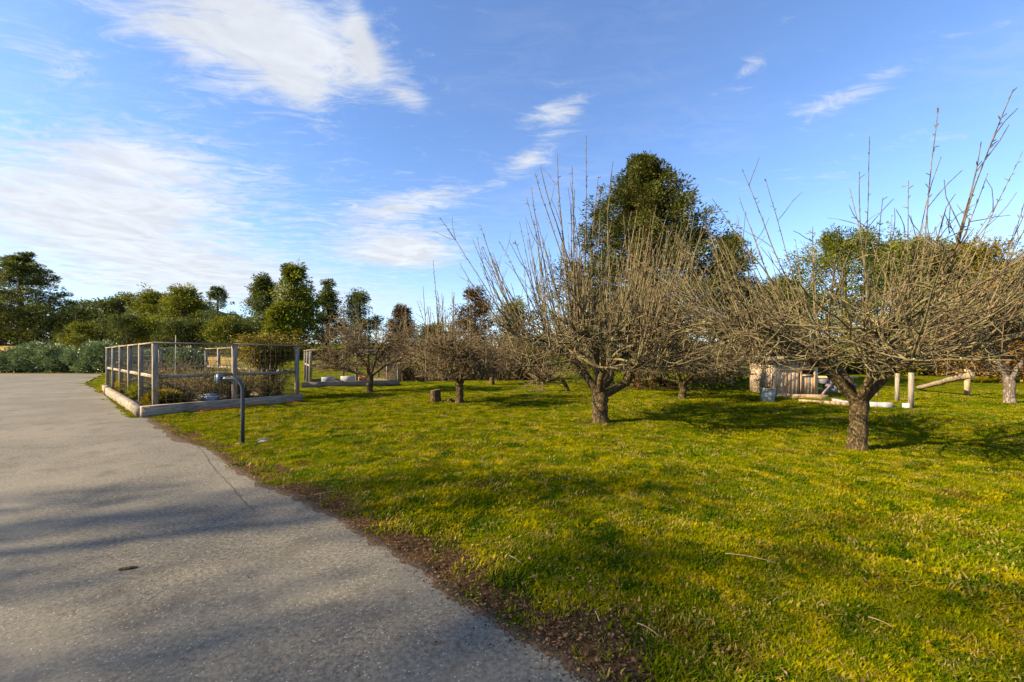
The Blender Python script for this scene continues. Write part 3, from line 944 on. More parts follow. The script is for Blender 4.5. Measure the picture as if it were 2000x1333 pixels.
# ------------------------------------------------------------------ the garden pens
def side(root, a, b, n, H, first=True, last=True, zb=0.0, mid=.52, cell=.15, wires=True):
    """one run of deer fence: posts, top and middle rails, welded wire"""
    a, b = np.array(a, float), np.array(b, float)
    t = (b - a) / np.linalg.norm(b - a)
    nrm = np.array([t[1], -t[0]])
    L = np.linalg.norm(b - a)
    o0 = np.array(root.location[:2])
    rg = np.random.default_rng(int(abs(a.sum() * 100)))
    for i in range(n + 1):
        if (i == 0 and not first) or (i == n and not last):
            continue
        p = a + t * L * i / n - o0
        MB().beam((0, 0, 0), (rg.normal(0, .006), rg.normal(0, .006), H + .05), .115, .115, (nrm[0], nrm[1], 0), ch=.008).build('post', M_FENCE, root, loc=(p[0], p[1], -.05))
    for i in range(n):
        p, q = a + t * L * i / n - o0, a + t * L * (i + 1) / n - o0
        p2, q2 = p + t * .072, q - t * .072
        bar('top_rail', M_TIMBER, root, (*(p - t * .06), H + .022), (*(q + t * .055), H + .022 + rg.normal(0, .004)), .14, .04)
        zm = H * mid
        bar('middle_rail', M_TIMBER, root, (*p2, zm), (*q2, zm), .04, .09)
        if wires:
            mb = MB()
            W = np.linalg.norm(q2 - p2)
            nv = max(2, int(W / cell)); nh = int((H - zb) / cell)
            c = nrm * .03
            pv = [[[*(p2 + t * W * k / nv + c), zb + .02], [*(p2 + t * W * k / nv + c), H]] for k in range(nv + 1)]
            ph = [[[*(p2 + c * 1.2), zb + .03 + (H - zb - .05) * k / nh], [*(q2 + c * 1.2), zb + .03 + (H - zb - .05) * k / nh]] for k in range(nh + 1)]
            mb.tubes(np.array(pv), np.full((nv + 1, 2), .0035), 4)
            mb.tubes(np.array(ph), np.full((nh + 1, 2), .0035), 4)
            mb.build('wire_panel', M_WIRE, root, kind='stuff')


FH = 1.8
p0 = np.array([-9.32, 10.7]); dl = np.array([-1.70, 1.47]); df = np.array([1.09, 1.45])
pl, pf = p0 + dl * 5, p0 + df * 2
pb = pl + df * 2
fa = empty('garden_fence', (*p0, 0), 'grey wooden post and wire deer fence round the garden bed beside the driveway', 'fence')
side(fa, p0, pl, 5, FH, True, True)
side(fa, p0, pf, 2, FH, False, True)
side(fa, pf, pb, 5, FH, False, True)
side(fa, pl, pb, 2, FH, False, False)
fb0 = np.array([-9.4, 19.1]); fbx = np.array([3.55, 2.0]); fby = np.array([-2.45, 4.35])
fb = empty('garden_fence', (*fb0, 0), 'second grey post and wire garden fence, behind the low spreading apple tree', 'fence')
side(fb, fb0, fb0 + fbx, 2, 1.72, True, True, mid=.58)
side(fb, fb0, fb0 + fby, 2, 1.72, False, True, mid=.58)
side(fb, fb0 + fbx, fb0 + fbx + fby, 2, 1.72, False, True, mid=.58)
side(fb, fb0 + fby, fb0 + fby + fbx, 2, 1.72, False, False, mid=.58)


def timber(a, b, w, h, label, z=0.0, m=None, jit=.0025):
    a, b = np.array(a, float), np.array(b, float)
    o = bar('timber', m or M_TIMBER, None, (*a, z + h / 2), (*b, z + h / 2), w, h, .006, jit)
    return tag(o, label, 'timber')


tl = (TB - TA) / np.linalg.norm(TB - TA); tf = (TC - TA) / np.linalg.norm(TC - TA)
timber(TA + tl * .16, TA + (TB - TA) * .86, .14, .27, 'long sunlit bed timber along the driveway edge', -.03)
timber(TA + (TB - TA) * .89, TB, .14, .30, 'short tilted bed timber at the far end of the driveway edge', -.03)
timber(TA, TC, .15, .29, 'long shaded grey timber along the front of the fenced garden bed', -.03)
timber(fb0 + (-.3, -.22), fb0 + fbx + (.05, -.12), .12, .26, 'low timber along the front of the second garden pen', -.02)
# soil in both pens
for nm, poly, z in (('garden_soil', [TA + (tl + tf) * .1, TB + tf * .1, TB + tf * 3.6, TC + tl * 9.5, TC - tf * .05 + tl * .1], .16), ('garden_soil', [fb0, fb0 + fbx, fb0 + fbx + fby, fb0 + fby], .12)):
    P_ = np.array([(*q, z) for q in poly] + [(*q, -.1) for q in poly]); n_ = len(poly)
    mesh_np(nm, P_, [np.array([list(range(n_))]) if False else np.array([[0, i, i + 1] for i in range(1, n_ - 1)]), np.array([[i, (i + 1) % n_, n_ + (i + 1) % n_, n_ + i] for i in range(n_)])],
            mat('bed_soil', lambda t, p: pbsdf(t, t.mix(t.noise(p, 9, 6, .7), (.05, .032, .016), (.20, .15, .06)), .95, t.noise(p, 25, 6), 1., .04)), kind='structure')
# dry canes and berries inside the first pen
rg = np.random.default_rng(200)
dry_words = ['behind the corner post', 'left of the middle post', 'beside the blue tray', 'behind the middle post', 'right of the gooseneck pole', 'under the golden shrub', 'near the far corner post', 'deep in the pen',
             'by the back rail', 'in the pen centre', 'by the left wire', 'along the left rail']
spots = [p0 + df * .45 + dl * .35, p0 + df * .8 + dl * .4, p0 + df * 1.05 + dl * .3, p0 + df * 1.3 + dl * .4, p0 + df * 1.6 + dl * .35, p0 + df * 1.85 + dl * .5, p0 + df * .4 + dl * 1.2, p0 + df * 1.0 + dl * 1.4,
         p0 + df * 1.5 + dl * 1.6, p0 + df * .9 + dl * 2.4, p0 + df * .35 + dl * 2.4, p0 + df * .35 + dl * 3.6]
for i, q in enumerate(spots):
    q = q.copy()
    hgt = rg.uniform(1.0, 1.5)
    r_ = empty('dry_shrub', (*q, .16), 'dry brown cane shrub in the fenced bed, ' + dry_words[i], 'shrub', 'dry garden shrubs')
    nC = 75
    s0 = rg.normal(0, .10, (nC, 3)) * [1, 1, 0] + [0, 0, -.03]
    d0 = np.concatenate([rg.normal(0, .5, (nC, 2)), np.ones((nC, 1))], 1)
    cp = grow(rg, s0, d0, rg.uniform(.5, 1.1, nC) * hgt, 7, .14, -.02, .02)
    pp_, tt_ = pick(rg, cp, 130, .3, 1)
    cp2 = grow(rg, pp_, tt_ + rg.normal(0, .7, (130, 3)), rg.uniform(.12, .4, 130), 4, .2)
    MB().tubes(cp, taper(nC, 7, .008, .004), 3).tubes(cp2, taper(130, 4, .005, .003), 3).build('cane', M_TWIGP if i % 2 else M_TWIG, r_, kind='stuff')
    pp_, tt_ = pick(rg, np.concatenate([cp[:, :4], cp[:, 3:]]), 420, .1, 1)
    v, f, tv = cards(rg, pp_ + rg.normal(0, .05, pp_.shape), rg.normal(0, 1, (420, 3)), rg.uniform(.04, .10, 420), .035, rg.random(420))
    mesh_np('foliage', v, [f], [L_BROWN, L_GOLD, L_MID][i % 3], r_, attrs={'tint': tv}, kind='stuff')
# low shrubs between the fence and the long timber
for i, (k, s_, lab) in enumerate([(.55, (.9, .7, .36), 'low green mound shrub at the near end of the driveway bed'), (2.2, (1.9, .8, .5), 'wide low juniper in the middle of the driveway bed'), (3.9, (1.5, .75, .45), 'low juniper at the far end of the driveway bed')]):
    q = TA + tl * (k * 1.9 + .3) + tf * .62
    o = shrub('juniper', lab, q, s_, 70, 210 + i, L_GOLD if i != 1 else L_MID, (.10, .035), 'shrub', None, 10, clump=.14, npc=60, rz=math.atan2(tl[1], tl[0]))
    o.location.z = .14
# golden weeping cypress in the pen corner
q = bx(523, 13.75)
gr_ = empty('golden_cypress', (*q, .16), 'golden weeping cypress shrub hanging over the garden fence', 'shrub')
rg = np.random.default_rng(230)
nC = 26
s0 = rg.normal(0, .06, (nC, 3)) * [1, 1, 0]
az_ = np.arange(nC) * 2.4
d0 = np.stack([np.cos(az_) * .22, np.sin(az_) * .22, np.ones(nC)], 1)
cp = grow(rg, s0, d0, rg.uniform(1.5, 2.1, nC), 9, .05, .0)
MB().tubes(cp, taper(nC, 9, .02, .007), 5).build('stem', M_CBARK, gr_, smooth=True)
cc, _ = pick(rg, cp, 150, .74, 1.0)
cc = cc + rg.normal(0, 1, cc.shape) * [.20, .20, .09]
rep = np.repeat(np.arange(150), 85)
ps = cc[rep] + rg.normal(0, 1, (len(rep), 3)) * [.11, .11, .10]
dn = ps * [.8, .8, 0] + rg.normal(0, .3, ps.shape) + [0, 0, -.30]
v, f, tv = cards(rg, ps, dn, rg.uniform(.07, .16, len(rep)), .03, np.clip(rg.normal(.42, .25, len(rep)), 0, 1))
mesh_np('foliage', v, [f], L_GOLD, gr_, attrs={'tint': tv}, kind='stuff')
# things in the beds
M_WHITE = m_plain('white_paint', (.48, .46, .42), .5, .08)
M_BLUE = m_plain('blue_plastic', (.20, .25, .34), .5, .15)
q = bx(412, 12.1)
tr_ = empty('seed_tray', (*q, .16), 'stack of blue and white plastic trays on the soil behind the front timber', 'tray')
MB().beam((-.18, 0, .045), (.18, 0, .045), .26, .09, ch=.012).build('tray', M_BLUE, tr_)
MB().beam((-.20, 0, .115), (.20, 0, .115), .28, .05, ch=.012).build('tray', M_WHITE, tr_)
MB().beam((-.17, 0, .170), (.15, 0, .170), .24, .06, ch=.012).build('tray', M_BLUE, tr_)
for i, (u_, v_, sz, m_, lab) in enumerate([(.45, .22, (.75, .35, .30), M_WHITE, 'white planter box in the second pen behind the apple trunk'), (.22, .3, (.6, .4, .26), m_plain('grey_plastic', (.30, .32, .34), .5), 'grey planter box at the left of the second pen'),
                                       (.66, .25, (.7, .35, .28), m_plain('terracotta', (.42, .16, .08), .8), 'terracotta trough in the second pen')]):
    q = fb0 + fbx * u_ + fby * v_
    r_ = empty('planter_box', (*q, .12), lab, 'planter', None, math.atan2(fbx[1], fbx[0]))
    L_, W_, H_ = sz
    mb = MB()
    for s_ in (-1, 1):
        mb.beam((-L_ / 2, s_ * (W_ / 2 - .02), H_ / 2), (L_ / 2, s_ * (W_ / 2 - .02), H_ / 2), .035, H_, ch=.005)
        mb.beam((s_ * (L_ / 2 - .02), -W_ / 2 + .04, H_ / 2), (s_ * (L_ / 2 - .02), W_ / 2 - .04, H_ / 2), .035, H_ - .004, ch=.005)
    mb.build('wall', m_, r_)
    MB().beam((-L_ / 2 + .04, 0, H_ * .42), (L_ / 2 - .04, 0, H_ * .42), W_ - .08, H_ * .8).build('soil', MATS['bed_soil'], r_)
q = bx(342, 12.6)
o = MB().beam((0, 0, -.15), (.02, 0, 1.95), .02, .02, (0, 1, 0)).build('garden_stake', m_plain('pale_stake', (.36, .33, .27), .7))
o.location = (*q, .16)
tag(o, 'thin pale stake standing above the top rail of the first garden pen', 'stake')

# gooseneck pole by the drive
q = at(474, 866)
gp = empty('gooseneck_post', (*q, gz(*q)), 'dark blue steel gooseneck post with a small box head at the lawn edge', 'post', None, R(2))
M_STEEL = m_plain('dark_paint', (.020, .028, .042), .38, .2, 5, 0, .5)
M_HEAD = m_plain('head_paint', (.11, .145, .19), .42, .15)
bend = [(0, 0, -.1), (0, 0, .5), (0, 0, .90)] + [(-.155 + .155 * math.cos(a), 0, .90 + .205 * math.sin(a)) for a in np.linspace(0, math.pi / 2, 9)[1:]] + [(-.27, 0, 1.108), (-.345, 0, 1.108)]
bp_ = np.array(bend)
MB().tubes(bp_[None], np.full((1, len(bp_)), .030), 12, cap=True, fixed=(0, 1, 0)).build('pole', M_STEEL, gp, smooth=True)
MB().beam((0, 0, -.02), (0, 0, .018), .15, .15, (0, 1, 0)).build('base_plate', M_STEEL, gp)
hd = MB().beam((-.39, 0, 1.04), (-.39, 0, 1.185), .075, .09, (0, 1, 0), ch=.022).build('head_box', M_HEAD, gp)
MB().beam((-.438, 0, 1.055), (-.438, 0, 1.17), .07, .008, (1, 0, 0), ch=.003).build('face_plate', m_plain('pale_plate', (.36, .40, .43), .35), hd)
q = at(514, 863)
rk = np.random.default_rng(240)
bmr = bmesh.new(); bmesh.ops.create_icosphere(bmr, subdivisions=3, radius=1)
for v in bmr.verts:
    v.co = Vector((v.co.x * .11, v.co.y * .08, v.co.z * .04)) * (1 + .25 * float(vnoise(np.array(v.co.x * 3 + 9), np.array(v.co.y * 3 + v.co.z * 2), 3)))
me = bpy.data.meshes.new('stone'); bmr.to_mesh(me); bmr.free()
me.materials.append(m_plain('stone', (.20, .18, .15), .9, .4, 12))
me.polygons.foreach_set('use_smooth', np.ones(len(me.polygons), bool))
o = bpy.data.objects.new('stone', me); COL.objects.link(o); o.location = (*q, gz(*q) + .015)
tag(o, 'flat grey stone in the grass beside the gooseneck post', 'stone')
# hose
hp = np.array([[*at(px, py), 0] for px, py in [(392, 807), (430, 803), (470, 799), (510, 794), (550, 790), (585, 789)]])
ti = np.linspace(0, 5, 60)
hp = np.stack([np.interp(ti, np.arange(6), hp[:, k]) for k in range(3)], 1)
hp[:, 1] += np.sin(ti * 2.2) * .05
hp[:, 2] = [gz(a, b) + .035 for a, b in hp[:, :2]]
o = MB().tubes(hp[None], np.full((1, 60), .014), 8, cap=True).build('garden_hose', m_plain('orange_rubber', (.55, .085, .02), .45, .1), smooth=True)
tag(o, 'thin orange hose lying in the grass along the front timber', 'hose')


# stumps
def stump(x, y, r, h, label, seed):
    rg = np.random.default_rng(seed)
    root = empty('tree_stump', (x, y, gz(x, y)), label, 'stump')
    k = 22; hs = np.array([-.05, .0, .06, h * .5, h * .92, h])
    lob = 1 + .08 * np.sin(np.arange(k) * 2 * np.pi / k * 3 + 1) + rg.normal(0, .03, k)
    rr = r * np.array([1.3, 1.22, 1.08, 1.0, 1.0, .97])
    a = np.arange(k) / k * 2 * np.pi
    v = np.array([[rr[i] * lob[j] * math.cos(a[j]), rr[i] * lob[j] * math.sin(a[j]), hs[i] + (.02 * math.cos(a[j]) if i == 5 else 0)] for i in range(6) for j in range(k)])
    f = np.array([[i * k + j, i * k + (j + 1) % k, (i + 1) * k + (j + 1) % k, (i + 1) * k + j] for i in range(5) for j in range(k)])
    mesh_np('bark', v, [f], M_BARK, root, smooth=True)
    t_ = np.concatenate([v[-k:] * [.985, .985, 1] + [0, 0, .001], [[0, 0, h]]])
    mesh_np('cut_face', t_, [np.array([[j, (j + 1) % k, k] for j in range(k)])], m_wood('cut_wood', (.14, .09, .05), (.30, .19, .10), (12, 12, 12)), root)


q = at(850, 787); stump(*q, .16, .37, 'brown cut stump on the lawn left of the forked apple tree', 251)
q = at(878, 787); stump(*q, .085, .09, 'very low small stump between the tall stump and the apple trunk', 252)
# the drooping dead limb behind the main apple tree
lp_ = []
for px, py in [(1048, 733), (1054, 741), (1064, 746), (1075, 744), (1087, 740), (1098, 742), (1105, 752), (1111, 764)]:
    Y = 16.9
    lp_.append(((px - CX) * Y / FPX, Y + .02 * len(lp_), EYE + (HY - py) * Y / FPX))
lp_ = np.array(lp_)
ti = np.linspace(0, 7, 28)
lp_ = np.stack([np.interp(ti, np.arange(8), lp_[:, k]) for k in range(3)], 1)
lp_[1:-1] = (lp_[:-2] + 2 * lp_[1:-1] + lp_[2:]) / 4
o0 = np.array([lp_[-1, 0], lp_[-1, 1], gz(lp_[-1, 0], lp_[-1, 1])])
lp_ -= o0; lp_[-1, 2] = -.04
fl = empty('fallen_limb', o0, 'dark crooked dead limb arching down to the lawn left of the main apple trunk', 'branch')
MB().tubes(lp_[None], np.linspace(.07, .085, 28)[None], 8, cap=True).build('limb', M_BARK, fl, smooth=True)
rg = np.random.default_rng(260)
pp_, tt_ = pick(rg, lp_[None, :14], 40, 0, 1)
b1 = grow(rg, pp_, rg.normal(0, 1, (40, 3)) * [1, .8, .7] + [-.4, 0, .5], rg.uniform(.5, 1.3, 40), 7, .2, 0, .05)
pp_, tt_ = pick(rg, b1, 300, .2, 1)
b2 = grow(rg, pp_, rg.normal(0, 1, (300, 3)) + tt_ * .5, rg.uniform(.15, .5, 300), 4, .25, 0, .05)
MB().tubes(b1, taper(40, 7, .022, .008), 4).tubes(b2, taper(300, 4, .009, .005), 3).build('twig', M_TWIGP, fl, kind='stuff')


# ------------------------------------------------------------------ coop and its corner
M_PLANK = m_wood('barn_plank', (.25, .18, .125), (.54, .42, .30), (40, 40, 2.5))
M_PLANK2 = m_wood('barn_plank_tan', (.30, .19, .10), (.52, .36, .21), (40, 40, 2.5))
M_GALV = m_plain('galvanised', (.34, .40, .43), .45, .3, 9, .35)
M_METALROOF = m_plain('metal_roof', (.66, .68, .70), .35, .1, 4, .3)
M_SHADOW = m_plain('painted_interior_shade', (.02, .017, .014), .9)
c0 = bx(1506, 14.2); c1 = bx(1606, 13.9)
cw = c1[0] - c0[0]
coop = empty('chicken_coop', (c0[0], 14.1, gz(c0[0], 14.1)), 'small weathered plank coop with a flat metal roof behind the near apple tree', 'coop')
rg = np.random.default_rng(270)
CH = 1.27; DEP = 1.3
n = 12
dw0, dw1 = cw * .62, cw * .92
for i in range(n):
    x0, x1 = cw * i / n, cw * (i + 1) / n
    xc = (x0 + x1) / 2
    m_ = M_PLANK2 if rg.random() < .3 else M_PLANK
    if dw0 < xc < dw1:
        continue
    MB().beam((xc, 0, .10), (xc, rg.normal(0, .008), CH + rg.normal(0, .01)), (x1 - x0) * .93, .025, (0, 1, 0), ch=.003).build('plank', m_, coop)
dn_ = 4
for i in range(dn_):
    xc = dw0 + (dw1 - dw0) * (i + .5) / dn_
    MB().beam((xc, .012, .12), (xc, .012, .74), (dw1 - dw0) / dn_ * .92, .022, (0, 1, 0), ch=.003).build('plank', M_PLANK2 if i % 2 else M_PLANK, coop)
for (a, b_) in [((dw0, -.02, .10), (dw0, -.02, CH)), ((dw1, -.02, .10), (dw1, -.02, CH))]:
    MB().beam(a, b_, .06, .03, (0, 1, 0)).build('door_frame', M_PLANK2, coop)
for z_ in (.76, 1.06):
    MB().beam((dw0 + .035, -.02, z_), (dw1 - .035, -.02, z_), .03, .05).build('door_frame', M_PLANK2, coop)
MB().beam((dw0 + .02, .012, 1.15), (dw1 - .02, .012, 1.15), .022, .13).build('plank', M_PLANK2, coop)
MB().beam((dw0 + .01, .08, .91), (dw1 - .01, .08, .91), .02, .26).build('window_shade_panel', M_SHADOW, coop)  # near-black panel behind the frame, shade of the inside put into its colour
for j in range(9):      # side and back walls
    y0 = DEP * (j + .5) / 9
    for x_ in (.0, cw):
        MB().beam((x_, y0 + .03, .10), (x_, y0 + .03, CH - .02), .025, DEP / 9 * .94, (0, 1, 0), ch=.003).build('plank', M_PLANK, coop)
for i in range(8):
    xc = cw * (i + .5) / 8
    MB().beam((xc, DEP + .06, .10), (xc, DEP + .06, CH), cw / 8 * .96, .025, (0, 1, 0), ch=.003).build('plank', M_PLANK, coop)
MB().beam((-.05, -.03, .06), (cw * .62, -.03, .06), .07, .14).build('sill_beam', M_TIMBER, coop)
rf = MB()
nrib = 40
rx = np.linspace(-.42, cw * .9, nrib * 2)
zz = CH + .06 + .012 * (np.arange(nrib * 2) % 4 < 2)
rv = np.concatenate([np.column_stack([rx, np.full(nrib * 2, yy), zz + dz + (yy * .03)]) for yy, dz in ((-.22, 0), (DEP + .25, 0), (-.22, .022), (DEP + .25, .022))])
m2 = nrib * 2
qf = []
for i in range(m2 - 1):
    qf += [[i, m2 + i, m2 + i + 1, i + 1], [2 * m2 + i, 2 * m2 + i + 1, 3 * m2 + i + 1, 3 * m2 + i], [i, i + 1, 2 * m2 + i + 1, 2 * m2 + i], [m2 + i, 3 * m2 + i, 3 * m2 + i + 1, m2 + i + 1]]
rf.add(rv, [np.array(qf)]).build('roof', M_METALROOF, coop)
MB().beam((-.44, -.25, CH + .055), (cw * .92, -.25, CH + .055), .025, .085).build('roof_trim', M_WHITE, coop)
MB().beam((cw + .06, -.04, .04), (cw + .35, -.1, .42), .05, .05).build('brace', M_PLANK, coop)
# metal tub
q = at(1499, 785)
tb = empty('metal_tub', (*q, gz(*q)), 'blue grey galvanised tub of leaves at the left corner of the coop', 'tub')
k = 24; a = np.arange(k) / k * 2 * np.pi
prof_ = [(.19, .0), (.195, .02), (.205, .15), (.212, .155), (.215, .30), (.228, .42), (.236, .425), (.236, .44), (.225, .44), (.21, .36)]
v = np.array([[r_ * math.cos(t_), r_ * math.sin(t_), z_] for r_, z_ in prof_ for t_ in a])
f = np.array([[i * k + j, i * k + (j + 1) % k, (i + 1) * k + (j + 1) % k, (i + 1) * k + j] for i in range(len(prof_) - 1) for j in range(k)])
mesh_np('body', v, [f], M_GALV, tb, smooth=True)
rg = np.random.default_rng(280)
rr_ = .2 * np.sqrt(rg.random(120)); aa = rg.uniform(0, 6.3, 120)
v, f, tv = cards(rg, np.column_stack([rr_ * np.cos(aa), rr_ * np.sin(aa), rg.uniform(.37, .46, 120)]), rg.normal(0, 1, (120, 3)), .09, .06, rg.random(120))
mesh_np('leaf_fill', np.concatenate([v, np.column_stack([.21 * np.cos(a), .21 * np.sin(a), np.full(k, .37)])]), [f, np.array([[len(v) + i for i in range(k)]])], L_ORANGE, tb, attrs={'tint': np.concatenate([tv, np.full(k, .3)])}, kind='stuff')
# boards on the ground
for (pa, pb_, m_, w, h, lab) in [((1537, 781), (1616, 783), M_PLANK2, .12, .16, 'grey brown timber lying before the coop door'), ((1560, 787), (1662, 794), M_PLANK2, .09, .10, 'thin tan timber on the grass in front of the coop'),
                                  ((1628, 787), (1655, 793), M_WHITE, .10, .13, 'short white board left of the near apple trunk'), ((1688, 794), (1742, 796), M_WHITE, .10, .15, 'long white board right of the near apple trunk'),
                                  ((1762, 797), (1781, 798), M_WHITE, .10, .15, 'short white block by the grey gate post')]:
    a, b_ = at(*pa), at(*pb_)
    timber(a, b_, w, h, lab, gz(*a) - .01, m_, .003)
for (px, py, h, w, m_, lab) in [(1779, 798, 1.0, .10, M_FENCE, 'grey gate post at the end of the white boards'), (1752, 785, .9, .09, M_FENCE, 'thinner grey post left of the gate post'), (1712, 776, .95, .09, M_PLANK2, 'tan post behind the near apple trunk'),
                              (1889, 772, 1.0, .13, M_PLANK2, 'short brown post holding the leaning log'), (943, 740, .75, .13, M_PALEB, 'pale short post in front of the bramble thicket')]:
    q = at(px, py)
    o = MB().beam((0, 0, -.1), (.01, 0, h), w, w, (0, 1, 0), ch=.012).build('post', m_)
    o.location = (*q, gz(*q)); tag(o, lab, 'post')
# stone trough wall beside the coop
rg = np.random.default_rng(290)
a, b_ = np.array(bx(1602, 16.2)), np.array(bx(1665, 16.2))
wl = empty('compost_bay', (*a, gz(*a)), 'low dark grey block bay with a timber cap right of the coop', 'bay')
wd = np.linalg.norm(b_ - a)
M_BLOCK = m_plain('grey_block', (.13, .12, .13), .9, .3, 8)
for r_ in range(3):
    for c_ in range(4):
        x0 = wd * (c_ + (.5 if r_ % 2 else 0)) / 4
        x1 = min(wd + .1, x0 + wd / 4 - .012)
        MB().beam((x0, rg.normal(0, .006), .10 + r_ * .2), (x1, rg.normal(0, .006), .10 + r_ * .2), .2, .19, ch=.005).build('block', M_BLOCK, wl)
MB().beam((-.05, 0, .655), (wd + .12, 0, .655), .24, .07).build('cap_timber', M_PLANK2, wl)
# leaning log at the right
a, b_ = at(1790, 760), (np.array(bx(1898, 13.6)))
lg = np.linspace(0, 1, 14)[:, None]
P0 = np.array([*a, gz(*a) + .05]); P1 = np.array([b_[0], b_[1], 1.5 + (HY - 733) * 13.6 / FPX])
lpth = P0 * (1 - lg) + P1 * lg + np.random.default_rng(3).normal(0, .012, (14, 3))
o = MB().tubes((lpth - P0)[None], np.linspace(.085, .11, 14)[None], 10, cap=True).build('leaning_log', m_bark('bare_log', (.30, .22, .14), (.52, .42, .29), (.40, .30, .20), 10), smooth=True)
o.location = P0
tag(o, 'bare log leaning up to the short brown post at the right', 'log')
# hives / white blocks by the thicket
for px, lab in ((858, 'left white box on the grass before the thicket'), (883, 'right white box on the grass before the thicket')):
    q = at(px, 738)
    r_ = empty('white_box', (*q, gz(*q)), lab, 'box')
    MB().beam((-.17, 0, .10), (.17, 0, .10), .3, .20, ch=.01).build('body', M_WHITE, r_)
    MB().beam((-.185, 0, .218), (.185, 0, .218), .33, .03).build('lid', M_WHITE, r_)
# thin wire fence across the back lawn
wf = empty('wire_fence', (0, 24, 0), 'thin dark wire fence with slim metal posts across the back lawn', 'fence')
M_TPOST = m_plain('dark_steel', (.035, .035, .03), .7)
fx = np.arange(2.0, 19.6, 1.9)
for x_ in fx:
    MB().beam((x_, 0, -.05 + gz(x_, 24)), (x_, 0, 1.15 + gz(x_, 24)), .035, .035, (0, 1, 0), ch=.004).build('post', M_TPOST, wf)
MB().tubes(np.array([[[fx[0], -.03, z_], [fx[-1], -.03, z_]] for z_ in (.2, .4, .6, .8, 1.0, 1.1)]), np.full((6, 2), .004), 3).build('wire', M_WIRE, wf, kind='stuff')
# pale rail fence beyond
rfn = empty('rail_fence', (0, 36.5, 0), 'pale two rail wooden fence beyond the far lawn', 'fence')
for x_ in np.arange(10, 31, 2.6):
    MB().beam((x_, 0, -.05), (x_, 0, 1.15), .12, .12, (0, 1, 0)).build('post', M_FENCE, rfn)
    if x_ < 30:
        for z_ in (.55, .95):
            MB().beam((x_ + .06, 0, z_), (x_ + 2.54, 0, z_), .04, .13).build('rail', M_FENCE, rfn)

# ------------------------------------------------------------------ tall trees left of the frame whose shadows lie on the drive
for i, (x, y, H, w, gp_) in enumerate([(-22, -2.9, 14, 2.3, .42), (-27, -6.2, 17, 2.7, .35), (-20, -5.6, 13, 2.2, .42), (-32, -5.6, 19, 2.4, .45), (-25, -7.6, 17, 2.6, .35), (-30, -8.2, 20, 2.8, .35), (-22, -7.4, 14, 2.4, .38)]):
    evergreen('roadside_tree', 'tall roadside tree left of the camera, ' + ['first', 'second', 'third', 'fourth', 'fifth', 'sixth', 'seventh'][i] + ' in the row', (x, y), H, dome(w, .5), 44, 300 + i, .45, 26, (.30, .12), L_MID, .16, .25, (0, 50), group='roadside trees', gap=gp_)

# ------------------------------------------------------------------ grass, leaves and twigs on the lawn
def b_blade(t, p):
    c = lawn_color(t, p)
    rnd = t.n('ShaderNodeObjectInfo').outputs['Random']
    c = t.mix(t.m('MULTIPLY', t.ss(rnd, .2, 1.0), .42), c, (.24, .25, .002))
    c = t.mix(t.ss(rnd, .90, .93), c, (.36, .26, .07))
    d = pbsdf(t, c, .9, spec=.03)
    tr = t.n('ShaderNodeBsdfTranslucent', {0: c}).outputs[0]
    return t.n('ShaderNodeMixShader', {0: .35, 1: d, 2: tr}).outputs[0]


M_BLADE = mat('grass_blade', b_blade)
tufts = bpy.data.collections.new('tufts')
for k in range(6):
    rg = np.random.default_rng(400 + k)
    nb = 34
    a = rg.uniform(0, 6.28, nb); r_ = .085 * np.sqrt(rg.random(nb))
    p = np.column_stack([r_ * np.cos(a), r_ * np.sin(a), np.full(nb, -.012)])
    h = rg.uniform(.016, .048, nb) * (1.25 if k > 3 else 1)
    ld = unit(np.column_stack([rg.normal(0, 1, (nb, 2)), np.zeros(nb)]))
    s = np.cross(ld, [0, 0, 1]); w = rg.uniform(.0022, .0042, nb)[:, None] * (1.7 if k == 5 else 1)
    m1 = p + [0, 0, 1] * h[:, None] * .6 + ld * h[:, None] * .22
    t1 = p + [0, 0, 1] * h[:, None] * .85 + ld * h[:, None] * .85 * rg.uniform(.4, 1.2, (nb, 1))
    v = np.stack([p - s * w, p + s * w, m1 + s * w * .8, m1 - s * w * .8, t1], 1).reshape(-1, 3)
    b5 = np.arange(nb)[:, None] * 5
    me = bpy.data.meshes.new('grass_tuft')
    me.from_pydata(v.tolist(), [], np.concatenate([b5 + [0, 1, 2, 3]]).tolist() + (b5 + [3, 2, 4]).tolist())
    me.materials.append(M_BLADE)
    tufts.objects.link(bpy.data.objects.new('grass_tuft', me))
rg = np.random.default_rng(500)
# denser close to the camera
NT_ = 230000
Yv = 1.5 + 15.5 * rg.random(NT_) ** 1.7
Xv = rg.uniform(-1.32, 1.32, NT_) * Yv + rg.uniform(-1, 1, NT_)
GPt = np.column_stack([Xv, Yv])
dd = dist_line(GPt, EDGE)
ins_ = inside(GPt, DRIVE)
wl_ = np.interp(Yv, [1.5, 3, 5, 8, 11], [.85, .62, .50, .40, .28])
bed = inside(GPt, np.array([TA, TB, TB + tf * 3.9, TC + tl * 9.5, TC]))
keep = ~ins_ & ~bed & (rg.random(NT_) < sstep(dd + (vnoise(Xv * 4, Yv * 4, 9) - .5) * .5, wl_ * .25, wl_ * 1.35) * .97 + .03)
keep &= rg.random(NT_) < .1 + 1.3 * vnoise(Xv * 1.8, Yv * 1.8, 12) * vnoise(Xv * 5, Yv * 5, 13) ** .5
for bx_, by_, br_ in base_spots[:5]:
    keep &= np.hypot(Xv - bx_, Yv - by_) > .2
Xv, Yv, dd = Xv[keep], Yv[keep], dd[keep]
zv = height(Xv, Yv) * sstep(dd, 0, 1.2) - .006 * (1 - sstep(dd, 0, .5))
me = bpy.data.meshes.new('lawn_grass')
me.vertices.add(len(Xv)); me.vertices.foreach_set('co', np.column_stack([Xv, Yv, zv]).astype(np.float32).ravel())
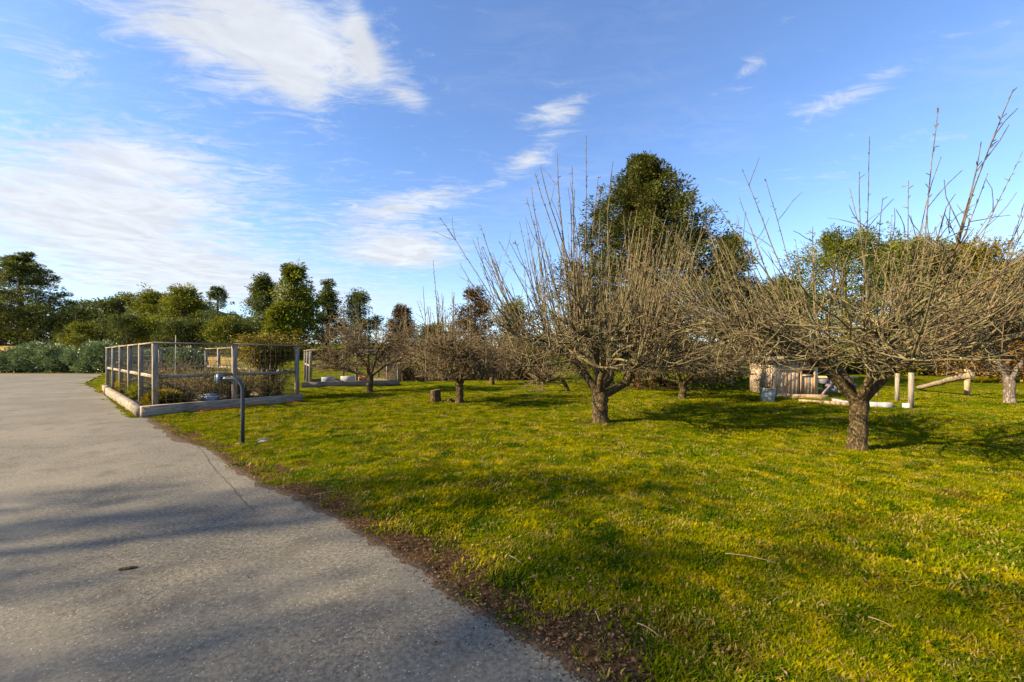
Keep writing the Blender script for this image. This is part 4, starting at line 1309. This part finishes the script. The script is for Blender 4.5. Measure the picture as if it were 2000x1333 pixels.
a_ = me.attributes.new('rotz', 'FLOAT', 'POINT'); a_.data.foreach_set('value', rg.uniform(0, 6.28, len(Xv)).astype(np.float32))
scl = (rg.uniform(.6, 1.15, len(Xv)) + .65 * sstep(vnoise(Xv * 1.1, Yv * 1.1, 15), .62, .85)) * np.interp(Yv, [1.5, 6, 16], [.9, 1.0, 1.5])
a_ = me.attributes.new('scl', 'FLOAT', 'POINT'); a_.data.foreach_set('value', scl.astype(np.float32))
a_ = me.attributes.new('idx', 'INT', 'POINT'); a_.data.foreach_set('value', rg.integers(0, 6, len(Xv)).astype(np.int32))
go = bpy.data.objects.new('lawn_grass', me); COL.objects.link(go)
tag(go, 'short mown yellow green grass covering the orchard lawn', 'grass'); go['kind'] = 'stuff'
ng = bpy.data.node_groups.new('scatter_grass', 'GeometryNodeTree')
ng.interface.new_socket('Geometry', in_out='INPUT', socket_type='NodeSocketGeometry')
ng.interface.new_socket('Geometry', in_out='OUTPUT', socket_type='NodeSocketGeometry')
gn = NT(ng)
gin = gn.n('NodeGroupInput'); gout = gn.n('NodeGroupOutput')
ci = gn.n('GeometryNodeCollectionInfo', {'Separate Children': True, 'Reset Children': True}); ci.inputs['Collection'].default_value = tufts


def nattr(nm, ty):
    nd = gn.n('GeometryNodeInputNamedAttribute', data_type=ty)
    nd.inputs['Name'].default_value = nm
    return nd.outputs[0]


rot = gn.n('ShaderNodeCombineXYZ', {2: nattr('rotz', 'FLOAT')}).outputs[0]
sc_ = nattr('scl', 'FLOAT')
iop = gn.n('GeometryNodeInstanceOnPoints', {'Points': gin.outputs[0], 'Instance': ci.outputs[0], 'Pick Instance': True, 'Instance Index': nattr('idx', 'INT'),
                                             'Rotation': rot, 'Scale': gn.n('ShaderNodeCombineXYZ', {0: sc_, 1: sc_, 2: sc_}).outputs[0]})
ng.links.new(iop.outputs[0], gout.inputs[0])
md = go.modifiers.new('grass', 'NODES'); md.node_group = ng

# fallen leaves
rg = np.random.default_rng(510)
n = 4200
Yl = 1.7 + 9 * rg.random(n) ** 1.6; Xl = rg.uniform(-1.2, 1.3, n) * Yl
Pl = np.column_stack([Xl, Yl]); dl_ = dist_line(Pl, EDGE); il = inside(Pl, DRIVE)
pr = np.where(il, .16 * (dl_ < .5) + .05, np.where(dl_ < .8, .95, .28))
k = rg.random(n) < pr
Pl, il = Pl[k], il[k]
ii = rg.integers(0, n_e, 2600)
ex_ = E2[ii] - side_ * n2[ii] * (np.abs(rg.normal(0, .30, 2600)) * np.clip(3.2 / E2[ii, 1], .5, 1.4))[:, None]
Pl = np.concatenate([Pl, ex_]); il = np.concatenate([il, inside(ex_, DRIVE)])
n = len(Pl)
zl = np.where(il, .006, [gz(*q) for q in Pl] * sstep(dist_line(Pl, EDGE), 0, 1.2) + .006 + .022 * sstep(dist_line(Pl, EDGE), .2, .6))
L = rg.uniform(.010, .028, n); W = L * rg.choice([.18, .55, .75], n)
az = rg.uniform(0, 6.28, n); tl_ = rg.normal(0, .35, n)
d = np.column_stack([np.cos(az), np.sin(az), tl_ * .5]); s = np.column_stack([-np.sin(az), np.cos(az), rg.normal(0, .3, n)])
P3 = np.column_stack([Pl, zl])
cu = (L * .2)[:, None] * np.array([[0, 0, 1.0]])
v = np.stack([P3 - d * L[:, None] * .5 + cu, P3 - d * L[:, None] * .1 + s * W[:, None] * .5 + cu * .8, P3 + d * L[:, None] * .5 + cu, P3 - d * L[:, None] * .1 - s * W[:, None] * .5 + cu * .8, P3 + d * L[:, None] * .05], 1).reshape(-1, 3)
b5 = np.arange(n)[:, None] * 5
f = np.concatenate([b5 + [0, 1, 4], b5 + [1, 2, 4], b5 + [2, 3, 4], b5 + [3, 0, 4]])
lo = mesh_np('fallen_leaves', v, [f], m_leaf('dead_leaf', (.085, .042, .018), (.32, .18, .08), trans=.15), attrs={'tint': np.repeat(rg.random(n), 5)}, kind='stuff')
tag(lo, 'small dead brown leaves scattered over lawn and soil edge', 'leaves')
# fallen twigs one can pick out
for i, (px, py, ln, az_, lab) in enumerate([(636, 967, .22, .5, 'pale straight twig lying on the soil edge nearest the gooseneck post'), (1005, 1108, .15, -1.0, 'white curved twig in the grass at the middle of the soil edge'),
                                            (1165, 1215, .10, 1.7, 'short pale twig in the dead grass near the bottom edge'), (1462, 1100, .30, -.4, 'long dry stalk lying in the grass right of centre'),
                                            (1720, 1225, .11, -1.1, 'pale bent twig in the grass at lower right'), (1265, 1245, .13, -.9, 'thin straw coloured twig by the dark soil at the bottom')]):
    q = at(px, py)
    rg = np.random.default_rng(600 + i)
    c = grow(rg, np.array([[-ln / 2 * math.cos(az_), -ln / 2 * math.sin(az_), .035]]), np.array([[math.cos(az_), math.sin(az_), 0]]), np.array([ln]), 8, .05)
    c[:, :, 2] = .035 + .01 * np.sin(np.linspace(0, 3, 8))
    o = MB().tubes(c, taper(1, 8, .0028, .0016), 6, cap=True).build('fallen_twig', m_plain('dry_twig', (.32, .22, .13), .8), smooth=True)
    o.location = (*q, gz(*q)); tag(o, lab, 'twig', 'fallen twigs')
# bark scrap on the drive
q = at(250, 1112)
bmr = bmesh.new(); bmesh.ops.create_icosphere(bmr, subdivisions=2, radius=1)
for v in bmr.verts:
    v.co = Vector((v.co.x * .05, v.co.y * .014, v.co.z * .007)) * (1 + .4 * float(vnoise(np.array(v.co.x * 4 + 5), np.array(v.co.y * 4), 8)))
me = bpy.data.meshes.new('bark_scrap'); bmr.to_mesh(me); bmr.free(); me.materials.append(M_BARK)
o = bpy.data.objects.new('bark_scrap', me); COL.objects.link(o); o.location = (*q, .008); o.rotation_euler = (0, 0, .35)
tag(o, 'dark sliver of bark lying on the driveway', 'bark')
